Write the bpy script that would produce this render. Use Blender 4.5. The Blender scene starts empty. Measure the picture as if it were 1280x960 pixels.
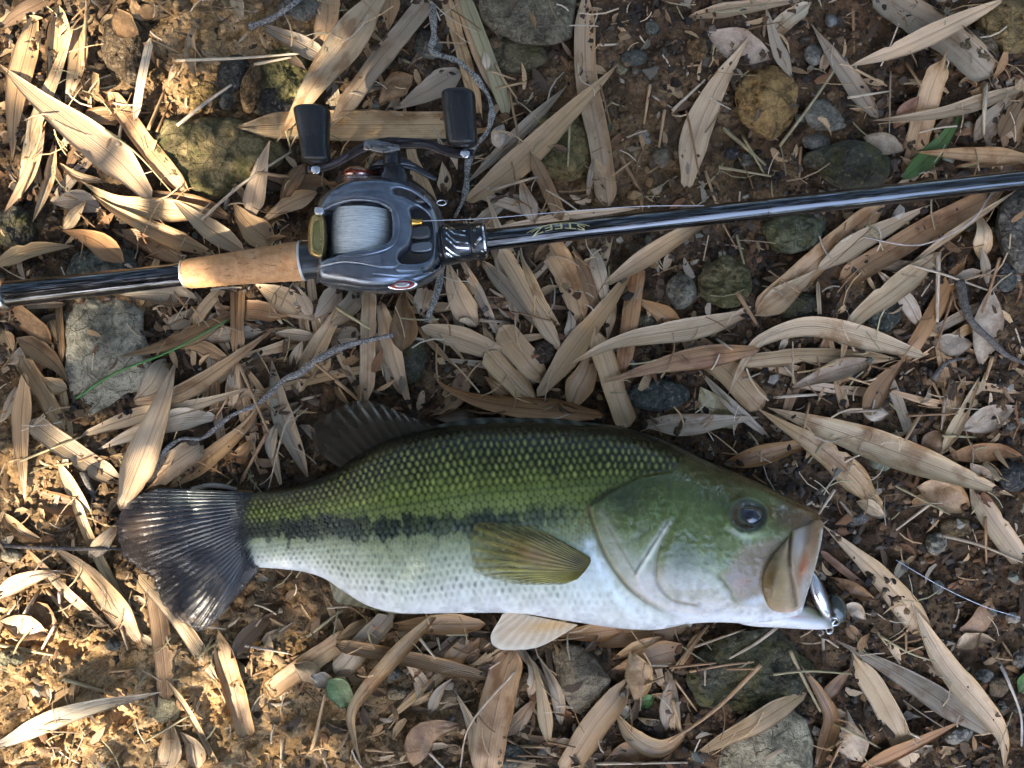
import bpy, bmesh, math, random
import numpy as np
from mathutils import Vector

random.seed(7)
RNG = np.random.default_rng(7)
scene = bpy.context.scene
COLL = scene.collection

# ------------------------------------------------------------------ camera, sky, sun, exposure
CAM_H = 0.55                      # a phone held just over half a metre above the ground, looking straight down
PXM = 0.0005                      # one photo pixel is half a millimetre on the ground
cam = bpy.data.cameras.new('camera')
cam.sensor_fit = 'HORIZONTAL'
cam.angle = 2 * math.atan(640 * PXM / CAM_H)
cam.clip_start = 0.01
cam.clip_end = 400
cam_ob = bpy.data.objects.new('camera', cam)
cam_ob.location = (0, 0, CAM_H)
COLL.objects.link(cam_ob)
scene.camera = cam_ob

TO_SUN = Vector((-0.50, -0.56, 0.66)).normalized()
SUN_EL = math.asin(TO_SUN.z)
SUN_AZ = math.atan2(TO_SUN.x, TO_SUN.y)
world = bpy.data.worlds.new('World')
scene.world = world
world.use_nodes = True
wn = world.node_tree.nodes
sky = wn.new('ShaderNodeTexSky')
sky.sky_type = 'NISHITA'
sky.sun_disc = False
sky.sun_elevation = SUN_EL
sky.sun_rotation = SUN_AZ % (2 * math.pi)
sky.air_density = 1.0
sky.dust_density = 3.0
sky.ozone_density = 1.8
world.node_tree.links.new(sky.outputs[0], wn['Background'].inputs['Color'])
wn['Background'].inputs['Strength'].default_value = 0.15
sun = bpy.data.lights.new('sun', 'SUN')
sun.energy = 2.0
sun.angle = math.radians(0.53)
sun.color = (1.0, 0.89, 0.71)
sun_ob = bpy.data.objects.new('sun', sun)
sun_ob.rotation_euler = TO_SUN.to_track_quat('Z', 'Y').to_euler()
sun_ob.location = TO_SUN * 5
COLL.objects.link(sun_ob)
scene.view_settings.view_transform = 'Standard'
scene.view_settings.look = 'None'
scene.view_settings.exposure = 3.55
scene.view_settings.gamma = 1.0
scene.view_settings.use_curve_mapping = False


def P(px, py, z=0.0):
    """The place at height z that the photo shows at pixel px, py."""
    k = PXM * (CAM_H - z) / CAM_H
    return ((px - 640) * k, (480 - py) * k, z)


def PA(px, py, z):
    k = PXM * (CAM_H - z) / CAM_H
    return np.stack([(px - 640) * k, (480 - py) * k, z + 0 * px], -1)


# ------------------------------------------------------------------ noise
def _hash(ix, iy, iz):
    h = (ix * 374761393 + iy * 668265263 + iz * 2147483647 + 12345) & 0xFFFFFFFF
    h = ((h ^ (h >> 13)) * 1274126177) & 0xFFFFFFFF
    h = ((h ^ (h >> 16)) * 2246822519) & 0xFFFFFFFF
    return ((h ^ (h >> 15)) & 0xFFFFFF) / float(0xFFFFFF)


def vnoise(x, y, z=0.0):
    x, y, z = np.broadcast_arrays(np.asarray(x, float), np.asarray(y, float), np.asarray(z, float))
    xi, yi, zi = np.floor(x).astype(np.int64), np.floor(y).astype(np.int64), np.floor(z).astype(np.int64)
    fx, fy, fz = x - xi, y - yi, z - zi
    fx, fy, fz = [f * f * (3 - 2 * f) for f in (fx, fy, fz)]
    r = 0
    for a in (0, 1):
        for b in (0, 1):
            for c in (0, 1):
                w = (fx if a else 1 - fx) * (fy if b else 1 - fy) * (fz if c else 1 - fz)
                r = r + w * _hash(xi + a, yi + b, zi + c)
    return r * 2 - 1


def fbm(x, y, z=0.0, octs=4, gain=0.5):
    r, a, f = 0, 1.0, 1.0
    for o in range(octs):
        r = r + a * vnoise(x * f + 17.3 * o, y * f - 9.1 * o, z * f + 3.7 * o)
        a *= gain
        f *= 2.03
    return r


def sstep(a, b, x):
    t = np.clip((x - a) / (b - a), 0, 1)
    return t * t * (3 - 2 * t)


def catmull(pts, n):
    """n points evenly spaced along a smooth curve through pts."""
    p = np.asarray(pts, float)
    if len(p) == 2:
        t = np.linspace(0, 1, n)[:, None]
        return p[0] * (1 - t) + p[1] * t
    q = np.vstack([2 * p[0] - p[1], p, 2 * p[-1] - p[-2]])
    out = []
    for i in range(1, len(q) - 2):
        t = np.linspace(0, 1, 24, endpoint=False)[:, None]
        a, b, c, d = q[i - 1], q[i], q[i + 1], q[i + 2]
        out.append(0.5 * (2 * b + (c - a) * t + (2 * a - 5 * b + 4 * c - d) * t ** 2 + (3 * b - a - 3 * c + d) * t ** 3))
    out = np.vstack(out + [p[-1][None]])
    s = np.concatenate([[0], np.cumsum(np.linalg.norm(np.diff(out, axis=0), axis=1))])
    g = np.linspace(0, s[-1], n)
    return np.stack([np.interp(g, s, out[:, k]) for k in range(out.shape[1])], -1)


def dist_line(px, py, line):
    """Distance to a polyline and the fraction along it."""
    L = np.asarray(line, float)
    best = np.full(np.shape(px), 1e9)
    par = np.zeros(np.shape(px))
    m = len(L) - 1
    for i in range(m):
        ax, ay = L[i]
        bx, by = L[i + 1]
        dx, dy = bx - ax, by - ay
        t = np.clip(((px - ax) * dx + (py - ay) * dy) / (dx * dx + dy * dy + 1e-9), 0, 1)
        d = np.hypot(px - ax - t * dx, py - ay - t * dy)
        k = d < best
        best = np.where(k, d, best)
        par = np.where(k, (i + t) / m, par)
    return best, par


def inside(px, py, poly):
    L = np.asarray(poly, float)
    c = np.zeros(np.shape(px), bool)
    for i in range(len(L)):
        ax, ay = L[i]
        bx, by = L[i - 1]
        if ay == by:
            continue
        k = ((ay > py) != (by > py)) & (px < (bx - ax) * (py - ay) / (by - ay) + ax)
        c ^= k
    return c


def sdf(px, py, poly):
    """Distance to a polygon's outline, positive inside."""
    d, _ = dist_line(px, py, list(poly) + [poly[0]])
    return np.where(inside(px, py, poly), d, -d)


# ------------------------------------------------------------------ objects
def mesh_object(name, verts, faces, mat, parent=None, smooth=True, col=None, uv=None, color=None):
    me = bpy.data.meshes.new(name)
    verts = np.asarray(verts, float)
    me.from_pydata(verts.tolist(), [], faces if isinstance(faces, list) else faces.tolist())
    if smooth:
        me.polygons.foreach_set('use_smooth', np.ones(len(me.polygons), bool))
    if col is not None:
        a = me.color_attributes.new('Col', 'FLOAT_COLOR', 'POINT')
        c = np.ones((len(verts), 4))
        c[:, :col.shape[1]] = col
        a.data.foreach_set('color', c.ravel())
    if uv is not None:
        u = me.uv_layers.new(name='UVMap')
        idx = np.zeros(len(me.loops), np.int32)
        me.loops.foreach_get('vertex_index', idx)
        u.data.foreach_set('uv', np.asarray(uv, float)[idx].ravel())
    if mat is not None:
        me.materials.append(mat)
    me.update()
    o = bpy.data.objects.new(name, me)
    if color is not None:
        o.color = (*color, 1)
    COLL.objects.link(o)
    if parent is not None:
        o.parent = parent
    return o


def tag(o, label=None, cat=None, group=None, kind=None):
    if label:
        o['label'] = label
    if cat:
        o['category'] = cat
    if group:
        o['group'] = group
    if kind:
        o['kind'] = kind
    return o


def empty(name, loc):
    o = bpy.data.objects.new(name, None)
    o.empty_display_size = 0.01
    o.location = loc
    COLL.objects.link(o)
    return o


def adopt(child, root):
    """Parent a mesh whose points are in world space to a root that stands elsewhere."""
    child.parent = root
    child.matrix_parent_inverse.identity()
    child.location = -Vector(root.location)
    return child


def grid_faces(nu, nv, closed_v=False, off=0, flip=False):
    f = []
    i = np.arange(nu - 1)[:, None]
    j = np.arange(nv if closed_v else nv - 1)[None, :]
    jn = (j + 1) % nv
    a = i * nv + j
    b = (i + 1) * nv + j
    c = (i + 1) * nv + jn
    d = i * nv + jn
    q = np.stack([np.broadcast_to(x, (nu - 1, j.shape[1])) for x in ((a, d, c, b) if flip else (a, b, c, d))], -1)
    return (q.reshape(-1, 4) + off)


def tube(path, radii, seg=10, caps=True):
    """Verts and faces of a round tube along a path."""
    p = np.asarray(path, float)
    n = len(p)
    r = np.broadcast_to(np.asarray(radii, float), (n,))
    t = np.gradient(p, axis=0)
    t /= np.linalg.norm(t, axis=1)[:, None] + 1e-12
    up = np.array([0, 0, 1.0])
    s = np.cross(t, up)
    bad = np.linalg.norm(s, axis=1) < 1e-3
    s[bad] = np.cross(t[bad], np.array([1.0, 0, 0]))
    s /= np.linalg.norm(s, axis=1)[:, None]
    u = np.cross(s, t)
    a = np.linspace(0, 2 * math.pi, seg, endpoint=False)
    v = p[:, None, :] + r[:, None, None] * (np.cos(a)[None, :, None] * s[:, None, :] + np.sin(a)[None, :, None] * u[:, None, :])
    v = v.reshape(-1, 3)
    f = grid_faces(n, seg, True).tolist()
    if caps:
        f.append(list(range(seg)))
        f.append([(n - 1) * seg + k for k in range(seg)][::-1])
    return v, f


def tube_uv(n, seg, length):
    u = np.repeat(np.linspace(0, length, n), seg)
    v = np.tile(np.linspace(0, 1, seg, endpoint=False), n)
    return np.stack([u, v], -1)


# ------------------------------------------------------------------ materials
class Mat:
    def __init__(self, name):
        self.m = bpy.data.materials.new(name)
        self.m.use_nodes = True
        self.t = self.m.node_tree
        self.b = self.t.nodes['Principled BSDF']

    def n(self, kind, **kw):
        nd = self.t.nodes.new(kind)
        for k, v in kw.items():
            if k in nd.bl_rna.properties and not nd.bl_rna.properties[k].is_readonly:
                setattr(nd, k, v)
            else:
                nd.inputs[k.replace('_', ' ')].default_value = v
        return nd

    def l(self, a, b):
        self.t.links.new(a, b)
        return self

    def val(self, name, v):
        self.b.inputs[name].default_value = v
        return self

    def coords(self, kind='Object', scale=(1, 1, 1), shift=True):
        tc = self.n('ShaderNodeTexCoord')
        out = tc.outputs[kind]
        if shift:
            oi = self.n('ShaderNodeObjectInfo')
            mu = self.n('ShaderNodeMath', operation='MULTIPLY')
            mu.inputs[1].default_value = 37.0
            self.l(oi.outputs['Random'], mu.inputs[0])
            ad = self.n('ShaderNodeVectorMath', operation='ADD')
            self.l(out, ad.inputs[0])
            self.l(mu.outputs[0], ad.inputs[1])
            out = ad.outputs[0]
        mp = self.n('ShaderNodeVectorMath', operation='MULTIPLY')
        mp.inputs[1].default_value = scale
        self.l(out, mp.inputs[0])
        return mp.outputs[0]

    def noise(self, vec, scale, detail=4, rough=0.55):
        nd = self.n('ShaderNodeTexNoise')
        nd.inputs['Scale'].default_value = scale
        nd.inputs['Detail'].default_value = detail
        nd.inputs['Roughness'].default_value = rough
        self.l(vec, nd.inputs['Vector'])
        return nd.outputs['Fac']

    def ramp(self, fac, lo, hi, a=0.0, b=1.0):
        nd = self.n('ShaderNodeMapRange')
        nd.interpolation_type = 'SMOOTHSTEP'
        nd.inputs['From Min'].default_value = lo
        nd.inputs['From Max'].default_value = hi
        nd.inputs['To Min'].default_value = a
        nd.inputs['To Max'].default_value = b
        self.l(fac, nd.inputs['Value'])
        return nd.outputs['Result']

    def mix(self, fac, a, b, mode='MIX'):
        nd = self.n('ShaderNodeMix', data_type='RGBA', blend_type=mode)
        for s, v in ((nd.inputs[0], fac), (nd.inputs[6], a), (nd.inputs[7], b)):
            if isinstance(v, (int, float)):
                s.default_value = v
            elif isinstance(v, tuple):
                s.default_value = (*v, 1)
            else:
                self.l(v, s)
        return nd.outputs[2]

    def math(self, op, a, b=0.0):
        nd = self.n('ShaderNodeMath', operation=op)
        for s, v in ((nd.inputs[0], a), (nd.inputs[1], b)):
            if isinstance(v, (int, float)):
                s.default_value = v
            else:
                self.l(v, s)
        return nd.outputs[0]

    def bump(self, height, dist, strength=1.0):
        nd = self.n('ShaderNodeBump')
        nd.inputs['Strength'].default_value = strength
        nd.inputs['Distance'].default_value = dist
        self.l(height, nd.inputs['Height'])
        self.l(nd.outputs[0], self.b.inputs['Normal'])
        return self

    def color(self, out):
        if isinstance(out, tuple):
            self.b.inputs['Base Color'].default_value = (*out, 1)
        else:
            self.l(out, self.b.inputs['Base Color'])
        return self


def leaf_material():
    k = Mat('dry_bamboo_leaf')
    oi = k.n('ShaderNodeObjectInfo')
    fib = k.noise(k.coords('UV', (9, 1900, 1)), 1.0, 3, 0.6)
    fine = k.noise(k.coords('UV', (50, 5200, 1)), 1.0, 2, 0.5)
    blotch = k.noise(k.coords('UV', (1, 1.6, 1)), 55, 5, 0.6)
    patch = k.noise(k.coords('UV', (1, 1, 1)), 22, 3, 0.5)
    spot = k.noise(k.coords('UV', (0.6, 1.0, 1)), 1050, 3, 0.6)
    gate = k.noise(k.coords('UV', (1, 1.2, 1)), 70, 2, 0.5)
    c = k.mix(k.ramp(fib, 0.3, 0.7), oi.outputs['Color'], (0.76, 0.72, 0.65), 'MULTIPLY')
    c = k.mix(k.ramp(fine, 0.35, 0.65, 0, 0.35), c, (0.75, 0.7, 0.62), 'MULTIPLY')
    c = k.mix(k.math('MULTIPLY', k.ramp(blotch, 0.46, 0.66), k.ramp(oi.outputs['Random'], 0, 1, 0.15, 0.95)), c, (0.55, 0.42, 0.31), 'MULTIPLY')
    c = k.mix(k.ramp(patch, 0.42, 0.7, 0, 0.45), c, (0.74, 0.78, 0.80), 'MULTIPLY')
    sep = k.n('ShaderNodeSeparateXYZ')
    k.l(k.coords('UV', (1, 1, 1), shift=False), sep.inputs[0])
    vv = sep.outputs['Y']
    pleat = k.math('SINE', k.math('ADD', k.math('MULTIPLY', vv, 5200.0), k.math('MULTIPLY', patch, 9.0)))
    c = k.mix(k.ramp(pleat, 0.2, 1.0, 0, 0.07), c, (0.62, 0.55, 0.47), 'MULTIPLY')
    rib = k.ramp(k.math('ABSOLUTE', vv), 0.00022, 0.00055, 1.0, 0.0)
    c = k.mix(k.math('MULTIPLY', rib, 0.45), c, (0.50, 0.42, 0.34), 'MULTIPLY')
    s = k.math('MULTIPLY', k.ramp(spot, 0.64, 0.71), k.ramp(gate, 0.52, 0.64))
    c = k.mix(k.math('MULTIPLY', s, 0.62), c, (0.05, 0.035, 0.025))
    k.color(c)
    k.val('Roughness', 0.42).val('Specular IOR Level', 0.45)
    hh = k.math('ADD', k.math('ADD', fib, k.math('MULTIPLY', fine, 0.5)), k.math('SUBTRACT', k.math('MULTIPLY', pleat, 0.12), k.math('MULTIPLY', rib, 0.8)))
    k.bump(hh, 0.0004, 0.6)
    return k.m


def broadleaf_material():
    k = Mat('dead_broad_leaf')
    oi = k.n('ShaderNodeObjectInfo')
    n1 = k.noise(k.coords('UV'), 90, 5, 0.65)
    vo = k.n('ShaderNodeTexVoronoi', feature='DISTANCE_TO_EDGE')
    vo.inputs['Scale'].default_value = 320
    k.l(k.coords('UV', (1, 1, 1)), vo.inputs['Vector'])
    c = k.mix(k.ramp(n1, 0.35, 0.7), oi.outputs['Color'], (0.5, 0.42, 0.36), 'MULTIPLY')
    c = k.mix(k.ramp(vo.outputs['Distance'], 0.0, 0.08, 0.25, 0), c, (0.3, 0.22, 0.15), 'MULTIPLY')
    k.color(c).val('Roughness', 0.5).val('Specular IOR Level', 0.4)
    k.bump(k.math('ADD', vo.outputs['Distance'], n1), 0.0006, 0.6)
    return k.m


def stone_material(name, moss=None, dust=(0.62, 0.55, 0.45), rough=0.8):
    k = Mat(name)
    oi = k.n('ShaderNodeObjectInfo')
    co = k.coords('Object')
    n1 = k.noise(co, 90, 8, 0.65)
    n2 = k.noise(co, 420, 6, 0.65)
    n3 = k.noise(co, 45, 4, 0.55)
    n5 = k.noise(co, 1600, 4, 0.7)
    vo = k.n('ShaderNodeTexVoronoi', feature='DISTANCE_TO_EDGE')
    vo.inputs['Scale'].default_value = 75
    wob = k.n('ShaderNodeVectorMath', operation='ADD')
    k.l(co, wob.inputs[0])
    k.l(k.math('MULTIPLY', n1, 0.012), wob.inputs[1])
    k.l(wob.outputs[0], vo.inputs['Vector'])
    crack = k.ramp(vo.outputs['Distance'], 0.0, 0.035, 1.0, 0.0)
    c = k.mix(1.0, oi.outputs['Color'], (1.06, 0.98, 0.84), 'MULTIPLY')
    c = k.mix(k.ramp(n1, 0.38, 0.66), c, (0.42, 0.41, 0.39), 'MULTIPLY')
    c = k.mix(k.ramp(n2, 0.5, 0.68, 0, 0.7), c, (0.42, 0.38, 0.33), 'MULTIPLY')
    c = k.mix(k.ramp(n2, 0.47, 0.28, 0, 0.5), c, dust)
    c = k.mix(k.ramp(n5, 0.35, 0.68, 0, 0.75), c, (0.45, 0.42, 0.38), 'MULTIPLY')
    c = k.mix(k.math('MULTIPLY', crack, 0.22), c, (0.35, 0.28, 0.2), 'MULTIPLY')
    if moss:
        n4 = k.noise(co, 150, 6, 0.7)
        f = k.math('MULTIPLY', k.ramp(n3, 0.42, 0.58), k.ramp(n4, 0.36, 0.6))
        c = k.mix(f, c, moss)
    k.color(c).val('Roughness', rough).val('Specular IOR Level', 0.35)
    hh = k.math('ADD', k.math('MULTIPLY', n1, 1.4), k.math('ADD', n2, k.math('MULTIPLY', n5, 0.35)))
    k.bump(k.math('SUBTRACT', hh, k.math('MULTIPLY', crack, 0.5)), 0.0026, 1.0)
    return k.m


def vcol_material(name, rough=0.85, bump=None, spec=0.3, noise_scale=900, vary=0.35):
    k = Mat(name)
    at = k.n('ShaderNodeAttribute', attribute_name='Col')
    n1 = k.noise(k.coords('Object', shift=False), noise_scale, 5, 0.65)
    c = k.mix(k.ramp(n1, 0.35, 0.7, 0, vary * 1.6), at.outputs['Color'], (0.35, 0.32, 0.3), 'MULTIPLY')
    k.color(c).val('Roughness', rough).val('Specular IOR Level', spec)
    if bump:
        k.bump(n1, bump, 0.8)
    return k.m


def stalk_material():
    k = Mat('dry_straw')
    oi = k.n('ShaderNodeObjectInfo')
    n1 = k.noise(k.coords('UV', (60, 9, 1)), 3.0, 4, 0.6)
    c = k.mix(k.ramp(n1, 0.35, 0.68), oi.outputs['Color'], (0.45, 0.36, 0.28), 'MULTIPLY')
    k.color(c).val('Roughness', 0.6)
    k.bump(n1, 0.0003, 0.6)
    return k.m


def bark_material():
    k = Mat('speckled_bark')
    oi = k.n('ShaderNodeObjectInfo')
    co = k.coords('Object')
    n1 = k.noise(co, 1000, 7, 0.75)
    n2 = k.noise(co, 260, 4, 0.65)
    c = k.mix(k.ramp(n1, 0.38, 0.62), (0.07, 0.057, 0.045), oi.outputs['Color'])
    c = k.mix(k.ramp(n2, 0.4, 0.65, 0, 0.6), c, (0.4, 0.38, 0.35), 'MULTIPLY')
    k.color(c).val('Roughness', 0.8)
    k.bump(k.math('ADD', n1, n2), 0.0016, 1.0)
    return k.m


M_LEAF = leaf_material()
M_BROAD = broadleaf_material()
M_STALK = stalk_material()
M_BARK = bark_material()
M_STONE = stone_material('grey_stone')
M_MOSS = stone_material('mossy_stone', moss=(0.095, 0.085, 0.026), dust=(0.48, 0.38, 0.19))
M_OCHRE = stone_material('ochre_stone', dust=(0.62, 0.40, 0.13))
M_SOIL = vcol_material('soil', 0.9, 0.0012, 0.2, 700, 0.5)
M_CRUMB = vcol_material('soil_crumb', 0.85, 0.0005, 0.3, 1500, 0.4)


def plain(name, color, rough=0.4, metal=0.0, spec=0.5, coat=0.0, noise=None, var=0.3, bump=0.0):
    k = Mat(name)
    if noise:
        n1 = k.noise(k.coords('Object', shift=False), noise, 4, 0.6)
        k.color(k.mix(k.ramp(n1, 0.35, 0.7, 0, var), color, tuple(0.35 * c for c in color)))
        k.l(k.ramp(n1, 0.3, 0.7, rough * 0.8, min(1, rough * 1.3)), k.b.inputs['Roughness'])
        if bump:
            k.bump(n1, bump, 0.6)
    else:
        k.color(color).val('Roughness', rough)
    k.val('Metallic', metal).val('Specular IOR Level', spec).val('Coat Weight', coat).val('Coat Roughness', 0.06)
    return k.m

# ------------------------------------------------------------------ ground
def ochre_amount(x, y):
    """Where the soil is pale ochre clay instead of dark humus (photo: lower left, some at the top)."""
    px, py = x / PXM + 640, 480 - y / PXM
    d = np.exp(-(((px - 130) / 330) ** 2 + ((py - 930) / 190) ** 2))
    d = np.maximum(d, 0.75 * np.exp(-(((px - 290) / 130) ** 2 + ((py - 60) / 90) ** 2)))
    d = np.maximum(d, 0.3 * np.exp(-(((px - 760) / 130) ** 2 + ((py - 200) / 90) ** 2)))
    d = np.maximum(d, 0.5 * np.exp(-(((px - 20) / 90) ** 2 + ((py - 600) / 120) ** 2)))
    d = np.maximum(d, 0.35 * np.exp(-(((px - 560) / 90) ** 2 + ((py - 900) / 60) ** 2)))
    return d


def ground_h(x, y):
    h = 0.0045 * fbm(x * 14, y * 14, octs=3) + 0.0036 * fbm(x * 75 + 5, y * 75, octs=3)
    h = h + 0.0022 * (1 - np.abs(fbm(x * 210, y * 210 + 9, octs=3)))
    oc = ochre_amount(x, y)
    h = h + oc * 0.0032 * fbm(x * 110 + 40, y * 110, octs=4, gain=0.6)
    r = np.hypot(x, y)
    return h + sstep(0.8, 6, r) * 0.12 * fbm(x * 0.7, y * 0.7, octs=3)


def soil_color(x, y, n):
    oc = np.clip(ochre_amount(x, y) * 1.25 + 0.22 * fbm(x * 60, y * 60 + 3, octs=3), 0, 1)[..., None]
    dark = np.array([0.066, 0.042, 0.024])
    red = np.array([0.125, 0.072, 0.036])
    och = np.array([0.42, 0.255, 0.11])
    pal = np.array([0.53, 0.36, 0.19])
    t = sstep(-0.3, 0.6, n)[..., None]
    return (dark * (1 - t) + red * t) * (1 - oc) + (och * (1 - t) + pal * t) * oc


def axis(half, step):
    core = np.arange(-half, half + step / 2, step)
    out = [half]
    d = step
    while out[-1] < 90:
        d *= 1.45
        out.append(out[-1] + d)
    out = np.array(out[1:])
    return np.concatenate([-out[::-1], core, out])


gx, gy = axis(0.37, 0.0014), axis(0.285, 0.0014)
GX, GY = np.meshgrid(gx, gy, indexing='ij')
GZ = ground_h(GX, GY)
gcol = soil_color(GX, GY, fbm(GX * 130, GY * 130, octs=4))
ground = mesh_object('ground', np.stack([GX, GY, GZ], -1).reshape(-1, 3), grid_faces(len(gx), len(gy)),
                     M_SOIL, col=gcol.reshape(-1, 3))
tag(ground, kind='structure')

# ------------------------------------------------------------------ the height of what lies there already (things are laid on top)
HX0, HY0, HS, HNX, HNY = -0.40, -0.32, 0.002, 401, 321
hx = HX0 + HS * np.arange(HNX)
hy = HY0 + HS * np.arange(HNY)
TOP = ground_h(*np.meshgrid(hx, hy, indexing='ij'))
CEIL = np.full((HNX, HNY), 1.0)


def cell(x, y):
    return (np.clip(np.rint((np.asarray(x) - HX0) / HS).astype(int), 0, HNX - 1),
            np.clip(np.rint((np.asarray(y) - HY0) / HS).astype(int), 0, HNY - 1))


def top_at(x, y):
    return TOP[cell(x, y)]


def stamp(x, y, z):
    i, j = cell(np.ravel(x), np.ravel(y))
    np.maximum.at(TOP, (i, j), np.ravel(z))


def string(h, sag=0.0, n=60):
    """A stiff strip laid over obstacles h: taut where nothing holds it up."""
    z = h.copy()
    for _ in range(n):
        z[1:-1] = np.maximum(h[1:-1], 0.5 * (z[:-2] + z[2:]) - sag)
    z[1:-1] = 0.25 * z[:-2] + 0.5 * z[1:-1] + 0.25 * z[2:]
    return z


# ------------------------------------------------------------------ the grove that shades the place: unseen bamboo on three sides, its gaps shaped for the light
def lit_amount(px, py):
    """How far sunlight comes through the leaves, over the photo's ground."""
    def g(cx, cy, rx, ry):
        return np.exp(-(((px - cx) / rx) ** 2 + ((py - cy) / ry) ** 2) ** 2)
    a = g(90, 130, 270, 230)
    a = np.maximum(a, g(80, 830, 430, 190))
    a = np.maximum(a, g(110, 590, 150, 90))
    a = np.maximum(a, 0.9 * g(420, 85, 110, 90))
    a = np.maximum(a, 0.9 * g(250, 320, 190, 70))
    a = np.maximum(a, 0.7 * g(120, 430, 60, 70))
    a = np.maximum(a, 0.5 * g(345, 470, 40, 30))
    return a


def leaf_cards(centres, length, width):
    n = len(centres)
    d = RNG.normal(size=(n, 3))
    d[:, 2] *= 0.5
    d /= np.linalg.norm(d, axis=1)[:, None]
    e = np.cross(d, RNG.normal(size=(n, 3)))
    e /= np.linalg.norm(e, axis=1)[:, None]
    L = (length * RNG.uniform(0.7, 1.3, n))[:, None]
    W = (width * RNG.uniform(0.7, 1.3, n))[:, None]
    c = np.asarray(centres)
    v = np.stack([c - d * L / 2, c - d * L * 0.15 + e * W / 2, c + d * L / 2, c - d * L * 0.15 - e * W / 2], 1).reshape(-1, 3)
    f = np.arange(4 * n).reshape(n, 4)
    return v, f


def build_grove():
    pts = []
    while len(pts) < 11000:
        az = random.uniform(0, 2 * math.pi)
        el = math.asin(random.uniform(0.03, 1))
        r = random.uniform(2.3, 3.4)
        da = abs((math.degrees(az) - 270 + 180) % 360 - 180)
        e = math.degrees(el)
        if da < 62 and 27 + 4 * math.sin(az * 23) + 3 * math.sin(az * 51) < e < 68 + 5 * math.sin(az * 9):  # opening left in the unseen leaves to let sky light in
            continue
        q = Vector((r * math.cos(el) * math.cos(az), r * math.cos(el) * math.sin(az), r * math.sin(el)))
        if (q - TO_SUN * q.dot(TO_SUN)).length < 0.95 and q.dot(TO_SUN) > 0:
            continue
        pts.append(tuple(q))
    v1, f1 = leaf_cards(pts, 0.34, 0.085)
    sun_pts = []
    L = np.array(TO_SUN)
    n = 26000
    tx, ty = RNG.uniform(-0.75, 0.75, n), RNG.uniform(-0.65, 0.65, n)
    lit = 1.25 * lit_amount(tx / PXM + 640, 480 - ty / PXM)
    keep = RNG.uniform(0, 1, n) < 1 - 0.915 * np.clip(lit, 0, 1)  # unseen leaves thinned out where sun patches are meant to fall
    dist = RNG.uniform(0.95, 2.6, n)
    sp = np.stack([tx, ty, 0 * tx], -1) + dist[:, None] * L
    v2, f2 = leaf_cards(sp[keep], 0.075, 0.018)
    vs, fs, off = [v1, v2], [f1.tolist(), (f2 + len(v1)).tolist()], len(v1) + len(v2)
    for k in range(26):
        a = math.radians(-10 + 200 * k / 25 + random.uniform(-3, 3))
        r = random.uniform(2.4, 3.3)
        path = [(r * math.cos(a) * (1 - 0.05 * t * t), r * math.sin(a) * (1 - 0.05 * t * t), t * 1.05 - 0.2) for t in np.linspace(0, 3.4, 8)]
        v, f = tube(path, np.linspace(0.035, 0.012, 8), 8)
        vs.append(v)
        fs.append((np.array(f[:-2]) + off).tolist())
        off += len(v)
    k = Mat('living_bamboo')
    n1 = k.noise(k.coords('Object', shift=False), 3, 3)
    k.color(k.mix(n1, (0.05, 0.085, 0.025), (0.10, 0.12, 0.04))).val('Roughness', 0.5)
    o = mesh_object('unseen_bamboo_grove', np.vstack(vs), sum(fs, []), k.m, smooth=False)
    tag(o, kind='stuff')


build_grove()

# ------------------------------------------------------------------ where the rod, the reel and the bass lie (nothing under them may poke through)
ROD_Z = 0.034


def rod_py(px):
    return 300.0 - 0.1131 * (np.asarray(px, float) - 608)


def shape_line(rows, n):
    r = catmull([(a, b, c, d, e) for a, b, c, d, e in rows], n)
    return r


# bass: top outline x, y, bottom outline x, y, half thickness (photo pixels)
FISH_ROWS = [(290, 617, 303, 709, 4), (340, 614, 335, 710, 12), (380, 605, 375, 714, 19), (415, 590, 405, 723, 27),
             (440, 573, 432, 741, 35), (470, 556, 460, 757, 42), (505, 543, 495, 766, 48), (545, 533, 535, 767, 53),
             (590, 527, 590, 766, 57), (650, 525, 650, 767, 60), (700, 526, 710, 776, 61), (760, 531, 770, 785, 61),
             (800, 540, 820, 787, 59), (840, 555, 860, 780, 56), (880, 574, 895, 778, 51), (920, 591, 930, 779, 45),
             (950, 604, 950, 778, 39), (985, 621, 975, 775, 31), (1010, 633, 995, 770, 23), (1021, 640, 1002, 765, 16), (1029, 651, 1006, 754, 6)]
FISH_ZC = 0.031
FT = shape_line(FISH_ROWS, 620)


def fish_zc(u):
    return 0.013 + (FISH_ZC - 0.013) * sstep(0.0, 0.30, u)


def mark_ceilings():
    for x in np.arange(-40, 1330, 2.0):
        r = 15 if x < 600 else 13
        for dy in np.linspace(-r, r, 15):
            X, Y, _ = P(x, rod_py(x) + dy, ROD_Z)
            i, j = cell(X, Y)
            CEIL[i, j] = min(CEIL[i, j], ROD_Z - math.sqrt(max(0, r * r - dy * dy)) * PXM * 0.94)
    for x in np.arange(392, 556, 2.0):
        for y in np.arange(228, 360, 2.0):
            X, Y, _ = P(x, y, 0.03)
            i, j = cell(X, Y)
            CEIL[i, j] = min(CEIL[i, j], 0.017)
    n = len(FT)
    for q in range(0, n, 2):
        a, b, c, d, t = FT[q]
        zc = fish_zc(q / (n - 1))
        for e in np.linspace(-1, 1, 80):
            m = (e + 1) / 2
            X, Y, _ = P(a + (c - a) * m, b + (d - b) * m, zc)
            i, j = cell(X, Y)
            CEIL[i, j] = min(CEIL[i, j], max(0.0035, zc - t * PXM * math.sqrt(1 - e * e)))


mark_ceilings()
STN = np.zeros((HNX, HNY), bool)

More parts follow.
